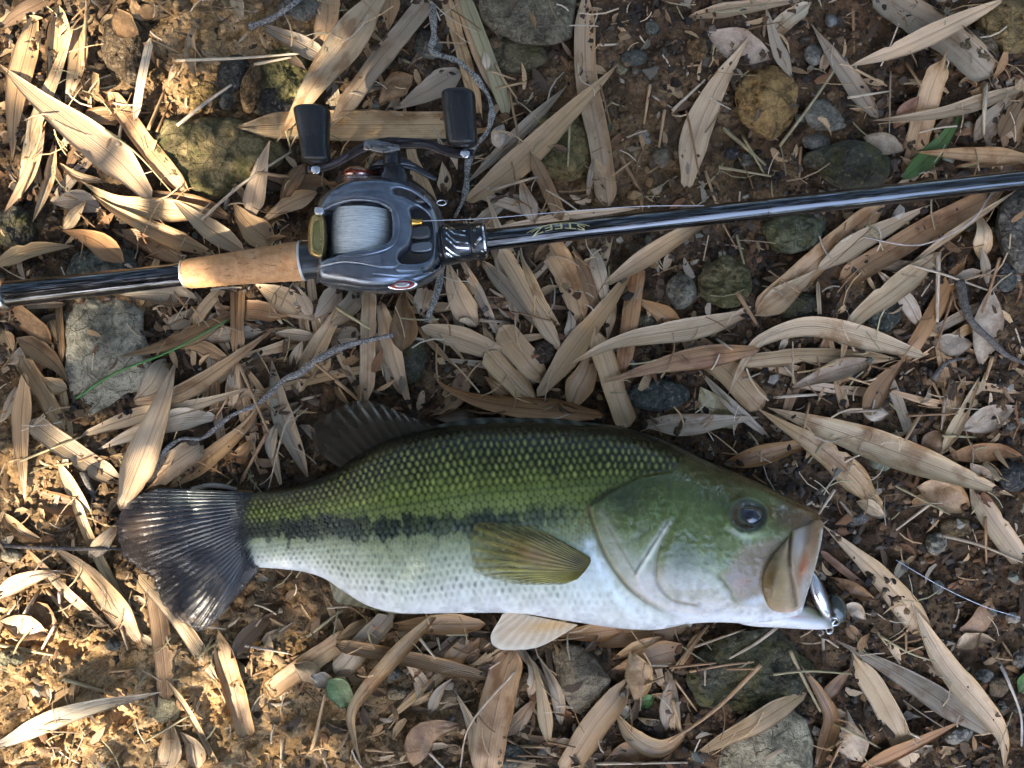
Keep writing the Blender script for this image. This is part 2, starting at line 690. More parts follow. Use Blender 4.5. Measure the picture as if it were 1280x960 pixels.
# ------------------------------------------------------------------ labels: what a thing looks like and where it lies
LANDMARKS = {
    'the cork grip': (305, 333), 'the reel spool': (452, 290), 'the left reel knob': (392, 170), 'the right reel knob': (576, 150),
    'the rod butt ring': (8, 372), 'the chevron lock ring': (578, 305), 'the pale grey slab': (133, 440),
    'the mottled ochre rock': (275, 198), 'the flat rock at the top edge': (657, 24), 'the rough orange stone': (960, 130),
    'the dark green stone above the rod': (1070, 206), 'the mossy stone below the rod': (991, 290),
    'the small round grey stone': (851, 365), "the bass's eye": (935, 645), "the bass's mouth": (1020, 745),
    'the tail fin': (215, 690), 'the dorsal fin': (455, 540), 'the pelvic fin': (665, 788),
    'the anal fin': (450, 748), 'the rusty grey stone under the belly': (727, 850), 'the big mossy rock at lower right': (950, 860),
    'the bent grey root': (1215, 395), 'the green bamboo leaf': (1165, 185), 'the boulder at the right edge': (1266, 285),
    'the brown cobble': (315, 110), "the bass's back": (680, 522), 'the bare rod blank': (1000, 255),
    'the gold rod lettering': (695, 288), 'the rod butt': (110, 358),
}
for nm, xy in {'upper left': (0, 0), 'upper right': (1280, 0), 'lower left': (0, 960), 'lower right': (1280, 960)}.items():
    LANDMARKS['the %s corner' % nm] = xy
for nm, xy in {'left edge': (0, 560), 'bottom edge': (560, 960), 'right edge': (1280, 600), 'top edge': (480, 0)}.items():
    LANDMARKS['the %s' % nm] = xy
USED_LABELS = set()
DIRS8 = ['right', 'upper right', 'up', 'upper left', 'left', 'lower left', 'down', 'lower right']
REL8 = ['right of', 'above and right of', 'above', 'above and left of', 'left of', 'below and left of', 'below', 'below and right of']


def bearing(dx, dy, names):
    return names[int(round(math.atan2(-dy, dx) / (math.pi / 4))) % 8]


def label_for(look, pts, tip=True):
    """look + where the tip points + the nearest landmark, made longer until nothing else has it."""
    p = np.asarray(pts, float)
    c = catmull(p, 9)[4]
    c = np.clip(c, (4, 4), (1276, 956))
    near = sorted(LANDMARKS, key=lambda k: math.hypot(c[0] - LANDMARKS[k][0], c[1] - LANDMARKS[k][1]))
    aim = ' pointing ' + bearing(*(p[-1] - p[0]), DIRS8) if tip else ''

    def rel(k):
        q = LANDMARKS[k]
        d = math.hypot(c[0] - q[0], c[1] - q[1])
        if d < 14:
            return 'at ' + k
        return bearing(c[0] - q[0], c[1] - q[1], REL8) + ' ' + k
    cands = ['%s%s %s' % (look, aim, rel(near[0])), '%s %s' % (look, rel(near[0]))]
    cands += ['%s, %s and %s' % (look, rel(near[0]), rel(near[k])) for k in (1, 2, 3, 4)]
    cands += ['%s%s %s' % (look, aim, rel(near[k])) for k in (1, 2, 3, 4, 5, 6)]
    for t in cands:
        if t not in USED_LABELS and len(t.split()) <= 16:
            USED_LABELS.add(t)
            return t
    t = cands[0]
    return t


# ------------------------------------------------------------------ stones
def ellipse(cx, cy, rx, ry, rot=0, n=40):
    a = np.linspace(0, 2 * math.pi, n, endpoint=False)
    c, s = math.cos(math.radians(rot)), math.sin(math.radians(rot))
    x, y = rx * np.cos(a), ry * np.sin(a)
    return [(cx + c * u - s * v, cy + s * u + c * v) for u, v in zip(x, y)]


def stone(outline, h, mat, color, label, p=2.6, jag=0.10, facet=0.0, name='stone', sink=0.0, seg=None, group=None, tilt=(0, 0)):
    if isinstance(outline, tuple):
        outline = ellipse(*outline)
    o = np.asarray(outline, float)
    c = o.mean(0)
    z0 = float(top_at(*P(c[0], c[1])[:2])) * 0.5 - sink
    size = np.hypot(*(o - c).T).max()
    seg = seg or int(np.clip(size * 2.4, 26, 150))
    rings = max(8, seg // 3)
    ang = np.arctan2(o[:, 1] - c[1], o[:, 0] - c[0])
    rad = np.hypot(o[:, 0] - c[0], o[:, 1] - c[1])
    k = np.argsort(ang)
    ang, rad = ang[k], rad[k]
    A = np.linspace(-math.pi, math.pi, seg, endpoint=False)
    if len(o) < 20:      # polygon: follow its straight sides
        R = np.zeros(seg)
        for q, a in enumerate(A):
            best = 0
            for i in range(len(o)):
                x1, y1 = o[i - 1] - c
                x2, y2 = o[i] - c
                den = math.cos(a) * (y2 - y1) - math.sin(a) * (x2 - x1)
                if abs(den) < 1e-9:
                    continue
                t = (x1 * (y2 - y1) - y1 * (x2 - x1)) / den
                s = (math.cos(a) * y1 - math.sin(a) * x1) / -den
                s = (x1 * math.sin(a) - y1 * math.cos(a)) / den
                if t > 0 and -1e-6 <= s <= 1 + 1e-6:
                    best = max(best, t)
            R[q] = best
        R = np.convolve(np.concatenate([R[-2:], R, R[:2]]), [0.1, 0.2, 0.4, 0.2, 0.1], 'valid')
    else:
        R = np.interp(A, ang, rad, period=2 * math.pi)
    t = np.linspace(0, 1, rings)
    th = t * math.pi / 2
    rr = np.sin(th) ** (2 / p)
    zz = np.cos(th) ** (2 / p)
    rr = np.concatenate([rr, [1.0, 0.93, 0.7]])
    zz = np.concatenate([zz, [-0.25, -0.6, -0.9]])
    x = c[0] + rr[:, None] * R[None, :] * np.cos(A)[None, :]
    y = c[1] + rr[:, None] * R[None, :] * np.sin(A)[None, :]
    z = np.broadcast_to(zz[:, None] * h, x.shape).copy()
    sd = (c[0] * 0.37 + c[1] * 0.71) % 97
    f = 1.0 / max(6, size * 0.42)
    n1 = fbm((x - c[0]) * f + sd, (y - c[1]) * f, z / PXM * f, 4)
    n2 = 1 - np.abs(fbm((x - c[0]) * f * 2.3 + sd, (y - c[1]) * f * 2.3 + 7, z / PXM * f * 2, 4))
    grow = 1 + jag * 0.5 * n1 * sstep(0.15, 1, rr)[:, None]
    x = c[0] + (x - c[0]) * grow
    y = c[1] + (y - c[1]) * grow
    top = sstep(-0.3, 0.3, zz)[:, None]
    z = z + h * jag * (1.6 * n1 + 0.9 * (n2 - 0.6)) * top
    if facet:
        rs = np.random.default_rng(int(sd * 1000))
        for q in range(7):
            a = rs.uniform(0, 2 * math.pi)
            sl = rs.uniform(0.15, 0.9) * h / (size * 0.6)
            lim = h * rs.uniform(0.75, 1.0) - sl * ((x - c[0]) * math.cos(a) + (y - c[1]) * math.sin(a))
            z = np.where(zz[:, None] >= 0, z * (1 - facet) + facet * np.minimum(z, np.maximum(lim, -h * 0.2)), z)
    z = z + tilt[0] * (x - c[0]) * PXM + tilt[1] * (y - c[1]) * PXM
    w = PA(x, y, z0 + z)
    base = np.array(P(c[0], c[1], z0))
    v = (w - base).reshape(-1, 3)
    n = len(rr)
    fc = grid_faces(n, seg, True, flip=False).tolist()
    fc.append([(n - 1) * seg + q for q in range(seg)])
    ob = mesh_object(name, v, fc, mat, color=color)
    ob.location = base
    k = zz >= 0
    ww = w[k]
    stamp(ww[..., 0], ww[..., 1], ww[..., 2])
    for s in (0.33, 0.66):
        m = ww[:-1] * (1 - s) + ww[1:] * s
        stamp(m[..., 0], m[..., 1], m[..., 2])
    STN[cell(ww[..., 0], ww[..., 1])] = True
    tag(ob, label, 'stone', group)
    return ob


GREY, PALE, DARK, BRN, OCH, GRN = (0.24, 0.235, 0.22), (0.42, 0.41, 0.37), (0.085, 0.085, 0.08), (0.17, 0.12, 0.07), (0.53, 0.34, 0.14), (0.10, 0.115, 0.075)
MOC = (0.27, 0.23, 0.13)
STONES = [
    # outline, height m, material, colour, label, options
    ([(190, 172), (205, 152), (250, 146), (300, 150), (345, 165), (358, 190), (345, 212), (305, 232), (268, 248), (240, 246), (215, 225), (198, 200)], .017, M_MOSS, (0.34, 0.28, 0.15), 'big mottled ochre and green rock left of the left reel knob', dict(p=3.0, jag=.16)),
    ((315, 109, 15, 33, 12), .017, M_STONE, (0.25, 0.16, 0.07), 'brown elongated cobble standing between dark stones above the ochre rock', {}),
    ((292, 92, 20, 25, 30), .011, M_STONE, DARK, 'dark rounded stone left of the brown cobble', {}),
    ((282, 126, 10, 12), .011, M_STONE, GREY, 'small grey pebble below the dark stone beside the brown cobble', {}),
    ((360, 96, 36, 38), .012, M_MOSS, (0.30, 0.28, 0.13), 'mossy yellow-green stone between the brown cobble and the lit leaf', dict(jag=.2)),
    ((345, 125, 34, 22), .008, M_STONE, DARK, 'dark flat stone under the yellow-green stone above the left knob', {}),
    ((158, 58, 30, 46, -10), .012, M_STONE, BRN, 'large brown stone half buried left of the white straw', dict(p=3, jag=.16)),
    ((375, 10, 28, 18), .012, M_STONE, GREY, 'grey-green stone at the top edge behind the grey stick', {}),
    ((250, 118, 24, 22), .009, M_OCHRE, (0.34, 0.24, 0.10), 'ochre-brown clod stone above the big mottled rock', dict(jag=.2)),
    ((196, 94, 12, 10), .008, M_OCHRE, (0.42, 0.28, 0.13), 'small tan pebble right of the white straw', {}),
    ((18, 285, 28, 28), .013, M_MOSS, DARK, 'dark mossy stone at the left edge above the rod butt', dict(jag=.15)),
    ([(597, -10), (717, -14), (722, 20), (715, 48), (692, 57), (650, 54), (618, 42), (600, 22)], .013, M_STONE, (0.25, 0.225, 0.165), 'flat grey-ochre rock at the top edge above the right knob', dict(p=4.5, jag=.08)),
    ([(513, 50), (528, 37), (546, 42), (554, 58), (545, 74), (520, 74)], .012, M_STONE, (0.27, 0.27, 0.25), 'angular grey stone beside the speckled twig at the top', dict(facet=.8)),
    ((645, 70, 40, 22), .006, M_MOSS, (0.19, 0.16, 0.10), 'dull mossy stone just under the flat rock at the top', {}),
    ((706, 182, 48, 44, 20), .010, M_MOSS, (0.33, 0.26, 0.12), 'half-buried ochre mossy stone right of the long two-fold leaf', dict(jag=.14)),
    ((826, 196, 12, 14), .008, M_STONE, (0.30, 0.25, 0.19), 'small tan-grey pebble above the lettered rod left of the pale leaf', {}),
    ((779, 87, 9, 9), .006, M_STONE, (0.55, 0.50, 0.33), 'small pale yellow chip near the tip of the two-fold leaf', dict(facet=.8)),
    ((804, 172, 12, 9, 30), .006, M_STONE, (0.40, 0.38, 0.35), 'pale grey fragment above the rod in dark soil', dict(facet=.8)),
    ((758, 158, 8, 9), .005, M_MOSS, GRN, 'small greenish stone beside the long pale strap leaf', {}),
    ((815, 35, 9, 10), .006, M_STONE, (0.17, 0.18, 0.16), 'grey-green pebble in the crumbly soil at the top', {}),
    ((792, 72, 18, 11), .005, M_STONE, (0.13, 0.14, 0.13), 'slate-coloured pebble in the crumbly soil above the rod', {}),
    ([(921, 118), (928, 98), (947, 84), (975, 84), (996, 104), (1001, 136), (984, 160), (962, 174), (940, 166), (926, 146)], .022, M_OCHRE, OCH, 'rough orange-ochre stone upper right of the middle', dict(p=2.6, jag=.22, facet=.35)),
    ([(1005, 142), (1016, 126), (1038, 121), (1053, 136), (1058, 158), (1040, 164), (1012, 162)], .013, M_STONE, (0.30, 0.295, 0.26), 'grey two-toned angular stone right of the orange stone', dict(facet=.8, p=3.5)),
    ([(1001, 168), (1015, 161), (1038, 173), (1036, 186), (1018, 190), (1005, 184)], .010, M_STONE, (0.42, 0.41, 0.40), 'small pale grey angular stone right below the two-toned one', dict(facet=.9)),
    ((1068, 207, 46, 32, 5), .019, M_MOSS, (0.085, 0.088, 0.07), 'dark green rounded stone just above the rod blank', dict(jag=.08)),
    ((1022, 200, 18, 12, 0), .008, M_STONE, (0.16, 0.14, 0.09), 'olive-brown stone touching the dark green stone on its left', {}),
    ([(950, 286), (968, 268), (1000, 264), (1030, 268), (1034, 292), (1018, 312), (990, 318), (965, 312)], .013, M_MOSS, (0.17, 0.19, 0.13), 'mossy green stone tucked just below the rod blank', dict(jag=.15)),
    ([(1247, 262), (1262, 240), (1300, 236), (1300, 340), (1272, 342), (1252, 318), (1243, 288)], .020, M_STONE, (0.19, 0.185, 0.175), 'grey boulder at the right edge below the rod', dict(jag=.08, p=3)),
    ((1262, 30, 42, 36), .014, M_OCHRE, (0.36, 0.27, 0.13), 'ochre-brown stone in the upper right corner', dict(jag=.16)),
    ((1222, 58, 26, 22), .009, M_STONE, (0.20, 0.16, 0.10), 'dull brown stone beside the ochre stone in the upper right corner', {}),
    ((1039, 26, 8, 8), .005, M_STONE, (0.26, 0.29, 0.31), 'small bluish pebble near the striped sheath at the top', {}),
    ((1018, 68, 13, 14), .007, M_STONE, (0.31, 0.31, 0.29), 'grey stone chip above the two-toned stone', dict(facet=.7)),
    ((914, 192, 10, 8), .006, M_STONE, (0.07, 0.075, 0.085), 'dark bluish pebble beside the pale lance leaf below the orange stone', {}),
    ((932, 200, 9, 10), .006, M_STONE, (0.15, 0.14, 0.12), 'brown-grey pebble under the yellow straw below the orange stone', {}),
    ((873, 62, 15, 15), .007, M_OCHRE, (0.30, 0.19, 0.09), 'rusty ochre clod at the upper middle left of the orange stone', dict(jag=.2)),
    ([(80, 385), (95, 372), (148, 370), (180, 388), (188, 470), (176, 488), (150, 500), (112, 522), (94, 512), (82, 470)], .016, M_STONE, (0.47, 0.47, 0.41), 'large pale grey weathered slab left of middle below the rod butt', dict(p=4.0, jag=.17, facet=.3)),
    ([(150, 360), (78, 345), (90, 318), (130, 300), (168, 310), (175, 345)], .009, M_STONE, (0.13, 0.15, 0.14), 'dark teal-grey rock under the rod butt above the slab', dict(jag=.12)),
    ((851, 364, 20, 22), .014, M_STONE, (0.33, 0.31, 0.26), 'small round grey stone right of the middle below the rod', dict(jag=.1)),
    ((906, 352, 34, 32), .011, M_MOSS, (0.25, 0.22, 0.12), 'green and ochre lumpy stone right of the small round grey stone', dict(jag=.18)),
    ((512, 448, 22, 32), .008, M_MOSS, (0.10, 0.105, 0.09), 'dark mossy stone between leaves above the dorsal fin', {}),
    ((822, 494, 40, 20), .010, M_STONE, (0.085, 0.10, 0.095), 'dark green-black stone above the back behind the gill', dict(jag=.12)),
    ((678, 440, 16, 15), .008, M_STONE, (0.09, 0.06, 0.04), 'dark brown pebble above the middle of the back', {}),
    ((806, 402, 13, 12), .007, M_STONE, (0.18, 0.16, 0.11), 'dull pebble beneath the leaf tips right of the big strap leaf', {}),
    ((1266, 596, 20, 19), .013, M_STONE, (0.065, 0.07, 0.08), 'dark smooth stone at the right edge beside the bass snout', dict(jag=.05)),
    ((1105, 390, 22, 26, 20), .009, M_STONE, (0.10, 0.12, 0.11), 'dark teal stone behind the hooked pale leaf', {}),
    ((1000, 385, 30, 20), .008, M_MOSS, (0.08, 0.08, 0.06), 'black-brown stone below the jointed leaf under the rod', {}),
    ((1098, 577, 16, 10, 25), .006, M_STONE, (0.33, 0.38, 0.31), 'small pale greenish flake beside the crossing leaves above the snout', dict(facet=.8)),
    ((1258, 345, 14, 20), .010, M_STONE, (0.12, 0.14, 0.15), 'small slate stone under the boulder at the right edge', {}),
    ((205, 885, 22, 18, 10), .010, M_STONE, (0.50, 0.45, 0.29), 'pale ochre stone in the sunlit clay at lower left', dict(facet=.6, jag=.15)),
    ((47, 864, 10, 13), .007, M_STONE, (0.50, 0.49, 0.45), 'small pale grey stone above the arched leaf at lower left', dict(facet=.7)),
    ((13, 826, 19, 15), .008, M_STONE, (0.36, 0.35, 0.25), 'pale greenish stone at the left edge in the clay', {}),
    ((93, 785, 23, 15), .008, M_OCHRE, (0.26, 0.17, 0.09), 'brown clod stone in the clay below the slanting leaves', dict(jag=.2)),
    ((14, 694, 14, 9), .008, M_STONE, (0.52, 0.48, 0.38), 'pale pebble under the dark stick at the left edge', {}),
    ((141, 806, 10, 8), .007, M_STONE, (0.22, 0.22, 0.21), 'small grey pebble beside the long leaf end at lower left', {}),
    ([(690, 812), (705, 804), (726, 806), (748, 824), (763, 850), (760, 872), (748, 893), (716, 890), (704, 868), (696, 850)], .027, M_OCHRE, (0.33, 0.29, 0.23), 'angular grey stone with rusty patches right under the belly', dict(facet=.55, jag=.09, p=3.6)),
    ((495, 866, 15, 9), .008, M_STONE, (0.33, 0.26, 0.17), 'tan pebble below the belly right of the bent leaf', {}),
    ((636, 946, 22, 18), .009, M_STONE, (0.20, 0.20, 0.18), 'green-grey stone at the bottom edge right of the wide strap leaf', {}),
    ((658, 852, 13, 14), .008, M_OCHRE, (0.28, 0.18, 0.09), 'brown stone between the wide strap leaf and the rusty grey stone', {}),
    ((493, 842, 10, 8), .006, M_STONE, (0.25, 0.25, 0.25), 'small grey chip under the crossing leaves below the belly', {}),
    ([(858, 850), (872, 812), (905, 790), (955, 784), (998, 800), (1012, 838), (1004, 872), (960, 890), (905, 892), (868, 884)], .012, M_MOSS, (0.10, 0.105, 0.075), 'dark green mossy rock half hidden by straws below the lower jaw', dict(p=3.4, jag=.2)),
    ([(898, 985), (906, 926), (935, 902), (985, 880), (1010, 900), (1018, 940), (1012, 985), (950, 1000)], .017, M_STONE, (0.52, 0.49, 0.38), 'pale weathered rock at the bottom edge right of the middle', dict(p=3.6, jag=.16, facet=.3)),
    ((1198, 919, 19, 11, -15), .008, M_STONE, (0.47, 0.47, 0.46), 'pale oval pebble right of the orange-brown leaf at lower right', {}),
    ((1230, 845, 13, 9, 0), .007, M_STONE, (0.31, 0.32, 0.32), 'blue-grey chip near the elbow of the long leaf at right', dict(facet=.7)),
    ((1073, 648, 14, 8, -15), .007, M_STONE, (0.28, 0.29, 0.30), 'blue-grey chip above the pale leaf beside the snout', dict(facet=.6)),
    ((1170, 679, 13, 14), .008, M_STONE, (0.45, 0.44, 0.40), 'pale crumbly stone at the right in dark soil', dict(jag=.22)),
    ((1196, 659, 23, 13), .006, M_OCHRE, (0.28, 0.21, 0.12), 'tan flat stone under the curled brown leaf at right', {}),
    ((1248, 859, 13, 13), .007, M_OCHRE, (0.30, 0.23, 0.16), 'brownish pebble near the pale stem at lower right', {}),
    ((1273, 826, 9, 11), .006, M_STONE, (0.40, 0.39, 0.38), 'grey pebble at the right edge above the green scrap', {}),
    ((1172, 734, 8, 9), .006, M_STONE, (0.34, 0.34, 0.32), 'little grey pebble along the blue line at right', {}),
    ((1266, 773, 10, 8), .007, M_STONE, (0.55, 0.52, 0.50), 'whitish pebble at the right end of the blue line', {}),
    ((1247, 890, 8, 8), .005, M_STONE, (0.38, 0.37, 0.35), 'grey pebble below the long leaf in the lower right corner', {}),
    ((1098, 640, 12, 8, 20), .005, M_STONE, (0.24, 0.22, 0.19), 'grey-brown chip beside the end of the broad crossing leaf', dict(facet=.7)),
]
for out, h, mat, col, lab, opt in STONES:
    stone(out, h, mat, col, lab, **opt)

# soil crumbs, gravel: nobody could count them
def chips(name, n, smin, smax, palette, dens, lift=0.3, mat=None):
    t = (1 + 5 ** 0.5) / 2
    iv = np.array([(-1, t, 0), (1, t, 0), (-1, -t, 0), (1, -t, 0), (0, -1, t), (0, 1, t), (0, -1, -t), (0, 1, -t), (t, 0, -1), (t, 0, 1), (-t, 0, -1), (-t, 0, 1)]) / 1.9
    ifc = np.array([(0, 11, 5), (0, 5, 1), (0, 1, 7), (0, 7, 10), (0, 10, 11), (1, 5, 9), (5, 11, 4), (11, 10, 2), (10, 7, 6), (7, 1, 8), (3, 9, 4), (3, 4, 2), (3, 2, 6), (3, 6, 8), (3, 8, 9), (4, 9, 5), (2, 4, 11), (6, 2, 10), (8, 6, 7), (9, 8, 1)])
    x = RNG.uniform(-0.36, 0.36, n * 3)
    y = RNG.uniform(-0.275, 0.275, n * 3)
    px, py = x / PXM + 640, 480 - y / PXM
    k = RNG.uniform(0, 1, n * 3) < dens(px, py)
    x, y = x[k][:n], y[k][:n]
    n = len(x)
    s = smin * (smax / smin) ** (RNG.uniform(0, 1, n) ** 2.2)
    z = np.maximum(ground_h(x, y), 0) * 0 + ground_h(x, y) + s * lift
    v = iv[None] * (1 + 0.35 * RNG.normal(size=(n, 12, 1)).clip(-1.5, 1.5)) * s[:, None, None] * RNG.uniform(0.55, 1.25, (n, 1, 3))
    a = RNG.uniform(0, 6.28, n)
    c, sn = np.cos(a)[:, None], np.sin(a)[:, None]
    vx = v[..., 0] * c - v[..., 1] * sn + x[:, None]
    vy = v[..., 0] * sn + v[..., 1] * c + y[:, None]
    vz = v[..., 2] * 0.7 + z[:, None]
    V = np.stack([vx, vy, vz], -1).reshape(-1, 3)
    F = (ifc[None] + 12 * np.arange(n)[:, None, None]).reshape(-1, 3)
    pal = np.array(palette)
    col = pal[RNG.integers(0, len(pal), n)] * RNG.uniform(0.6, 1.35, (n, 1))
    oc = np.clip(ochre_amount(x, y) * 1.3, 0, 1)[:, None]
    clay = np.array([0.43, 0.265, 0.115]) * RNG.uniform(0.7, 1.3, (n, 1))
    grey = RNG.uniform(0, 1, (n, 1)) < 0.1
    col = np.where(grey, col, col * (1 - oc) + clay * oc)
    o = mesh_object(name, V, F.tolist(), mat or M_CRUMB, smooth=False, col=np.repeat(col, 12, 0))
    tag(o, kind='stuff')
    return o


HUMUS = [(0.039, 0.026, 0.017), (0.072, 0.042, 0.023), (0.130, 0.069, 0.034), (0.058, 0.042, 0.030), (0.195, 0.124, 0.065), (0.104, 0.081, 0.062), (0.029, 0.023, 0.019)]
ROCKY = [(0.22, 0.19, 0.15), (0.30, 0.26, 0.20), (0.11, 0.10, 0.08), (0.35, 0.24, 0.12), (0.17, 0.17, 0.13), (0.40, 0.35, 0.28)]
chips('soil_crumbs', 34000, 0.0007, 0.0032, HUMUS, lambda px, py: (1 - 0.6 * np.clip(ochre_amount((px - 640) * PXM, (480 - py) * PXM) * 1.2, 0, 1)) * 0.55 + 0.45 * (vnoise(px / 60, py / 60) > -0.1))
chips('gravel', 1500, 0.0011, 0.0042, HUMUS + ROCKY + ROCKY, lambda px, py: 0.35 + 0.5 * sstep(600, 1000, px), lift=0.35)


# ------------------------------------------------------------------ leaves, straws, twigs
def width_profile(t, shape):
    if shape == 's':
        f = (1 - 0.18 * np.abs(t - 0.45)) * sstep(-0.01, 0.07, t) ** 0.5 * sstep(1.03, 0.80, t) ** 0.7
        return f
    if shape == 'e':
        return np.sin(math.pi * np.clip(t, 0.001, 0.999)) ** 0.95
    f = (0.38 + 0.62 * sstep(0, 0.30, t)) * np.sqrt(np.clip(t / 0.035, 0, 1))
    return f * np.where(t > 0.34, np.clip(1 - ((t - 0.34) / 0.66) ** 1.35, 0, 1), 1)


def leaf(pts, w, color, shape='l', curl=0.3, tilt=0.0, arch=0.0, mat=None, name='bamboo_leaf', crinkle=0.0, drop=0.0, twist=0.0, roll=0.0):
    px = np.asarray(pts, float)
    length = np.sum(np.linalg.norm(np.diff(px, axis=0), axis=1))
    n = int(np.clip(length / 7, 10, 46))
    m = 9
    mid = catmull(px, n)
    sd = random.uniform(0, 999)
    t = np.linspace(0, 1, n)
    d = np.gradient(mid, axis=0)
    d /= np.linalg.norm(d, axis=1)[:, None] + 1e-9
    nrm = np.stack([-d[:, 1], d[:, 0]], -1)
    mid = mid + nrm * (0.035 * w * vnoise(t * 4 + sd, sd))[:, None]
    f = width_profile(t, shape) * (1 + 0.07 * vnoise(t * 9 + sd, sd + 5)) * w
    f = np.maximum(f, 0.7)
    A = curl * (1 + 0.5 * vnoise(t * 3 + sd, sd + 9))
    A = np.where(np.abs(A) < 0.02, 0.02, A)
    v = np.linspace(-0.5, 0.5, m)
    comp = 1 / np.maximum(np.sin(np.clip(np.abs(A) / 2, 0, 1.4)) / (np.abs(A) / 2), 0.5)
    ax = A[:, None] * v[None, :]
    across = (f * comp)[:, None] * np.sin(ax) / A[:, None]
    up = (f * comp)[:, None] * (1 - np.cos(ax)) / A[:, None] * PXM
    tl = tilt + twist * (t - 0.5) + 0.14 * vnoise(t * 2.5 + sd, sd + 2)
    up = up + across * np.tan(tl)[:, None] * PXM
    up = up + (0.05 * f * PXM)[:, None] * np.abs(v * 2)[None, :] ** 2 * vnoise(t[:, None] * 16 + sd, v[None, :] * 2 + sd)
    up = up - 0.00028 * np.exp(-(v * f[:, None] / 1.3) ** 2)
    up = up + roll * f[:, None] * PXM * np.abs(2 * v)[None, :] ** 5
    if crinkle:
        up = up + crinkle * fbm(mid[:, :1] * 0.06 + v[None, :] * 2.2, mid[:, 1:] * 0.06 + sd, octs=3)
    if random.random() < 0.25 and w > 14:      # a nick torn out of one edge
        side = random.choice((-1, 1))
        bite = random.uniform(0.2, 0.5) * np.exp(-((t - random.uniform(0.15, 0.85)) / random.uniform(0.010, 0.022)) ** 2)
        across = across * (1 - bite[:, None] * (side * v[None, :] > 0.13))
    gx_ = mid[:, :1] + nrm[:, :1] * across
    gy_ = mid[:, 1:] + nrm[:, 1:] * across
    if shape == 's':                           # frayed ends
        fray = w * 0.45 * vnoise(v * 7 + sd, sd) + w * 0.16 * vnoise(v * 23 + sd, sd + 1)
        for row, k_ in ((-1, 1.0), (-2, 0.6), (-3, 0.25)):
            gx_[row] += d[row, 0] * fray * k_
            gy_[row] += d[row, 1] * fray * k_
    W0 = PA(gx_, gy_, 0.008 + 0 * gx_)
    need = top_at(W0[..., 0], W0[..., 1]) - up
    h = 0.72 * np.max(need, 1) + 0.28 * np.mean(need, 1) + 0.0002
    z = string(h, sag=0.00003)
    z = z + arch * np.sin(math.pi * t) - drop * t ** 3
    ceil = CEIL[cell(W0[..., 0], W0[..., 1])] - up - 0.0006
    cmin = ceil.min(1)
    if cmin.min() < 0.9:
        e = np.minimum(z, cmin)
        # ease down towards the low place instead of stepping
        for _ in range(40):
            e[1:-1] = np.minimum(e[1:-1], 0.5 * (e[:-2] + e[2:]) + 0.0008)
        z = np.minimum(e, cmin)
    Z = z[:, None] + up
    W = PA(gx_, gy_, Z)
    for a in np.linspace(0, 1, 5)[:-1]:
        Q = W[:-1] * (1 - a) + W[1:] * a
        for b in (0, 0.5):
            R = Q[:, :-1] * (1 - b) + Q[:, 1:] * b
            stamp(R[..., 0], R[..., 1], R[..., 2] + 0.0002)
    base = W[0].mean(0)
    top = (W - base).reshape(-1, 3)
    bot = top - np.array([0, 0, 0.00028])
    fc = grid_faces(n, m).tolist()
    k = n * m
    fc += (grid_faces(n, m, flip=True) + k).tolist()
    rim = [i * m for i in range(n)] + [(n - 1) * m + j for j in range(1, m)] + [i * m + m - 1 for i in range(n - 2, -1, -1)] + [j for j in range(m - 2, 0, -1)]
    for q in range(len(rim)):
        a, b = rim[q], rim[(q + 1) % len(rim)]
        fc.append([a, b, b + k, a + k])
    L = length * PXM
    uv = np.stack([np.broadcast_to((t * L)[:, None], (n, m)), np.broadcast_to(f[:, None] * v[None, :] * PXM, (n, m))], -1).reshape(-1, 2)
    ob = mesh_object(name, np.vstack([top, bot]), fc, mat or M_LEAF, uv=np.vstack([uv, uv]), color=color)
    ob.location = base
    return ob


def stalk(pts, w, color, mat=None, name='dry_stalk', seg=7, taper=0.6, knobs=0.0, lift=0.0):
    px = np.asarray(pts, float)
    length = np.sum(np.linalg.norm(np.diff(px, axis=0), axis=1))
    n = int(np.clip(length / 6, 6, 60))
    mid = catmull(px, n)
    t = np.linspace(0, 1, n)
    r = w * 0.5 * PXM * (1 - (1 - taper) * t)
    sd = random.uniform(0, 99)
    if knobs:
        r = r * (1 + knobs * vnoise(t * n / 3.5 + sd, sd) + 0.5 * knobs * vnoise(t * n / 1.3 + sd, sd))
        d = np.gradient(mid, axis=0)
        d /= np.linalg.norm(d, axis=1)[:, None] + 1e-9
        mid = mid + np.stack([-d[:, 1], d[:, 0]], -1) * (w * 0.22 * vnoise(t * n / 6 + sd, sd + 4))[:, None]
    X, Y, _ = PA(mid[:, 0], mid[:, 1], 0.01 + 0 * t).T
    h = top_at(X, Y) + r * 0.9
    z = string(h, n=120)
    ceil = CEIL[cell(X, Y)] - r
    z = np.minimum(z, ceil)
    W = PA(mid[:, 0], mid[:, 1], z)
    for a in (0, 0.34, 0.67):
        Q = W[:-1] * (1 - a) + W[1:] * a
        stamp(Q[:, 0], Q[:, 1], Q[:, 2] + r[:-1])
    base = W[0].copy()
    v, f = tube(W - base, r, seg)
    if knobs:
        q = v.reshape(n, seg, 3)
        cen = (W - base)[:, None, :]
        g = 1 + 0.55 * knobs * fbm(np.arange(n)[:, None] * 0.5 + sd, np.arange(seg)[None, :] * 0.9, octs=2)
        v = (cen + (q - cen) * g[..., None]).reshape(-1, 3)
    ob = mesh_object(name, v, f, mat or M_STALK, uv=tube_uv(n, seg, length * PXM), color=color)
    ob.location = base
    return ob

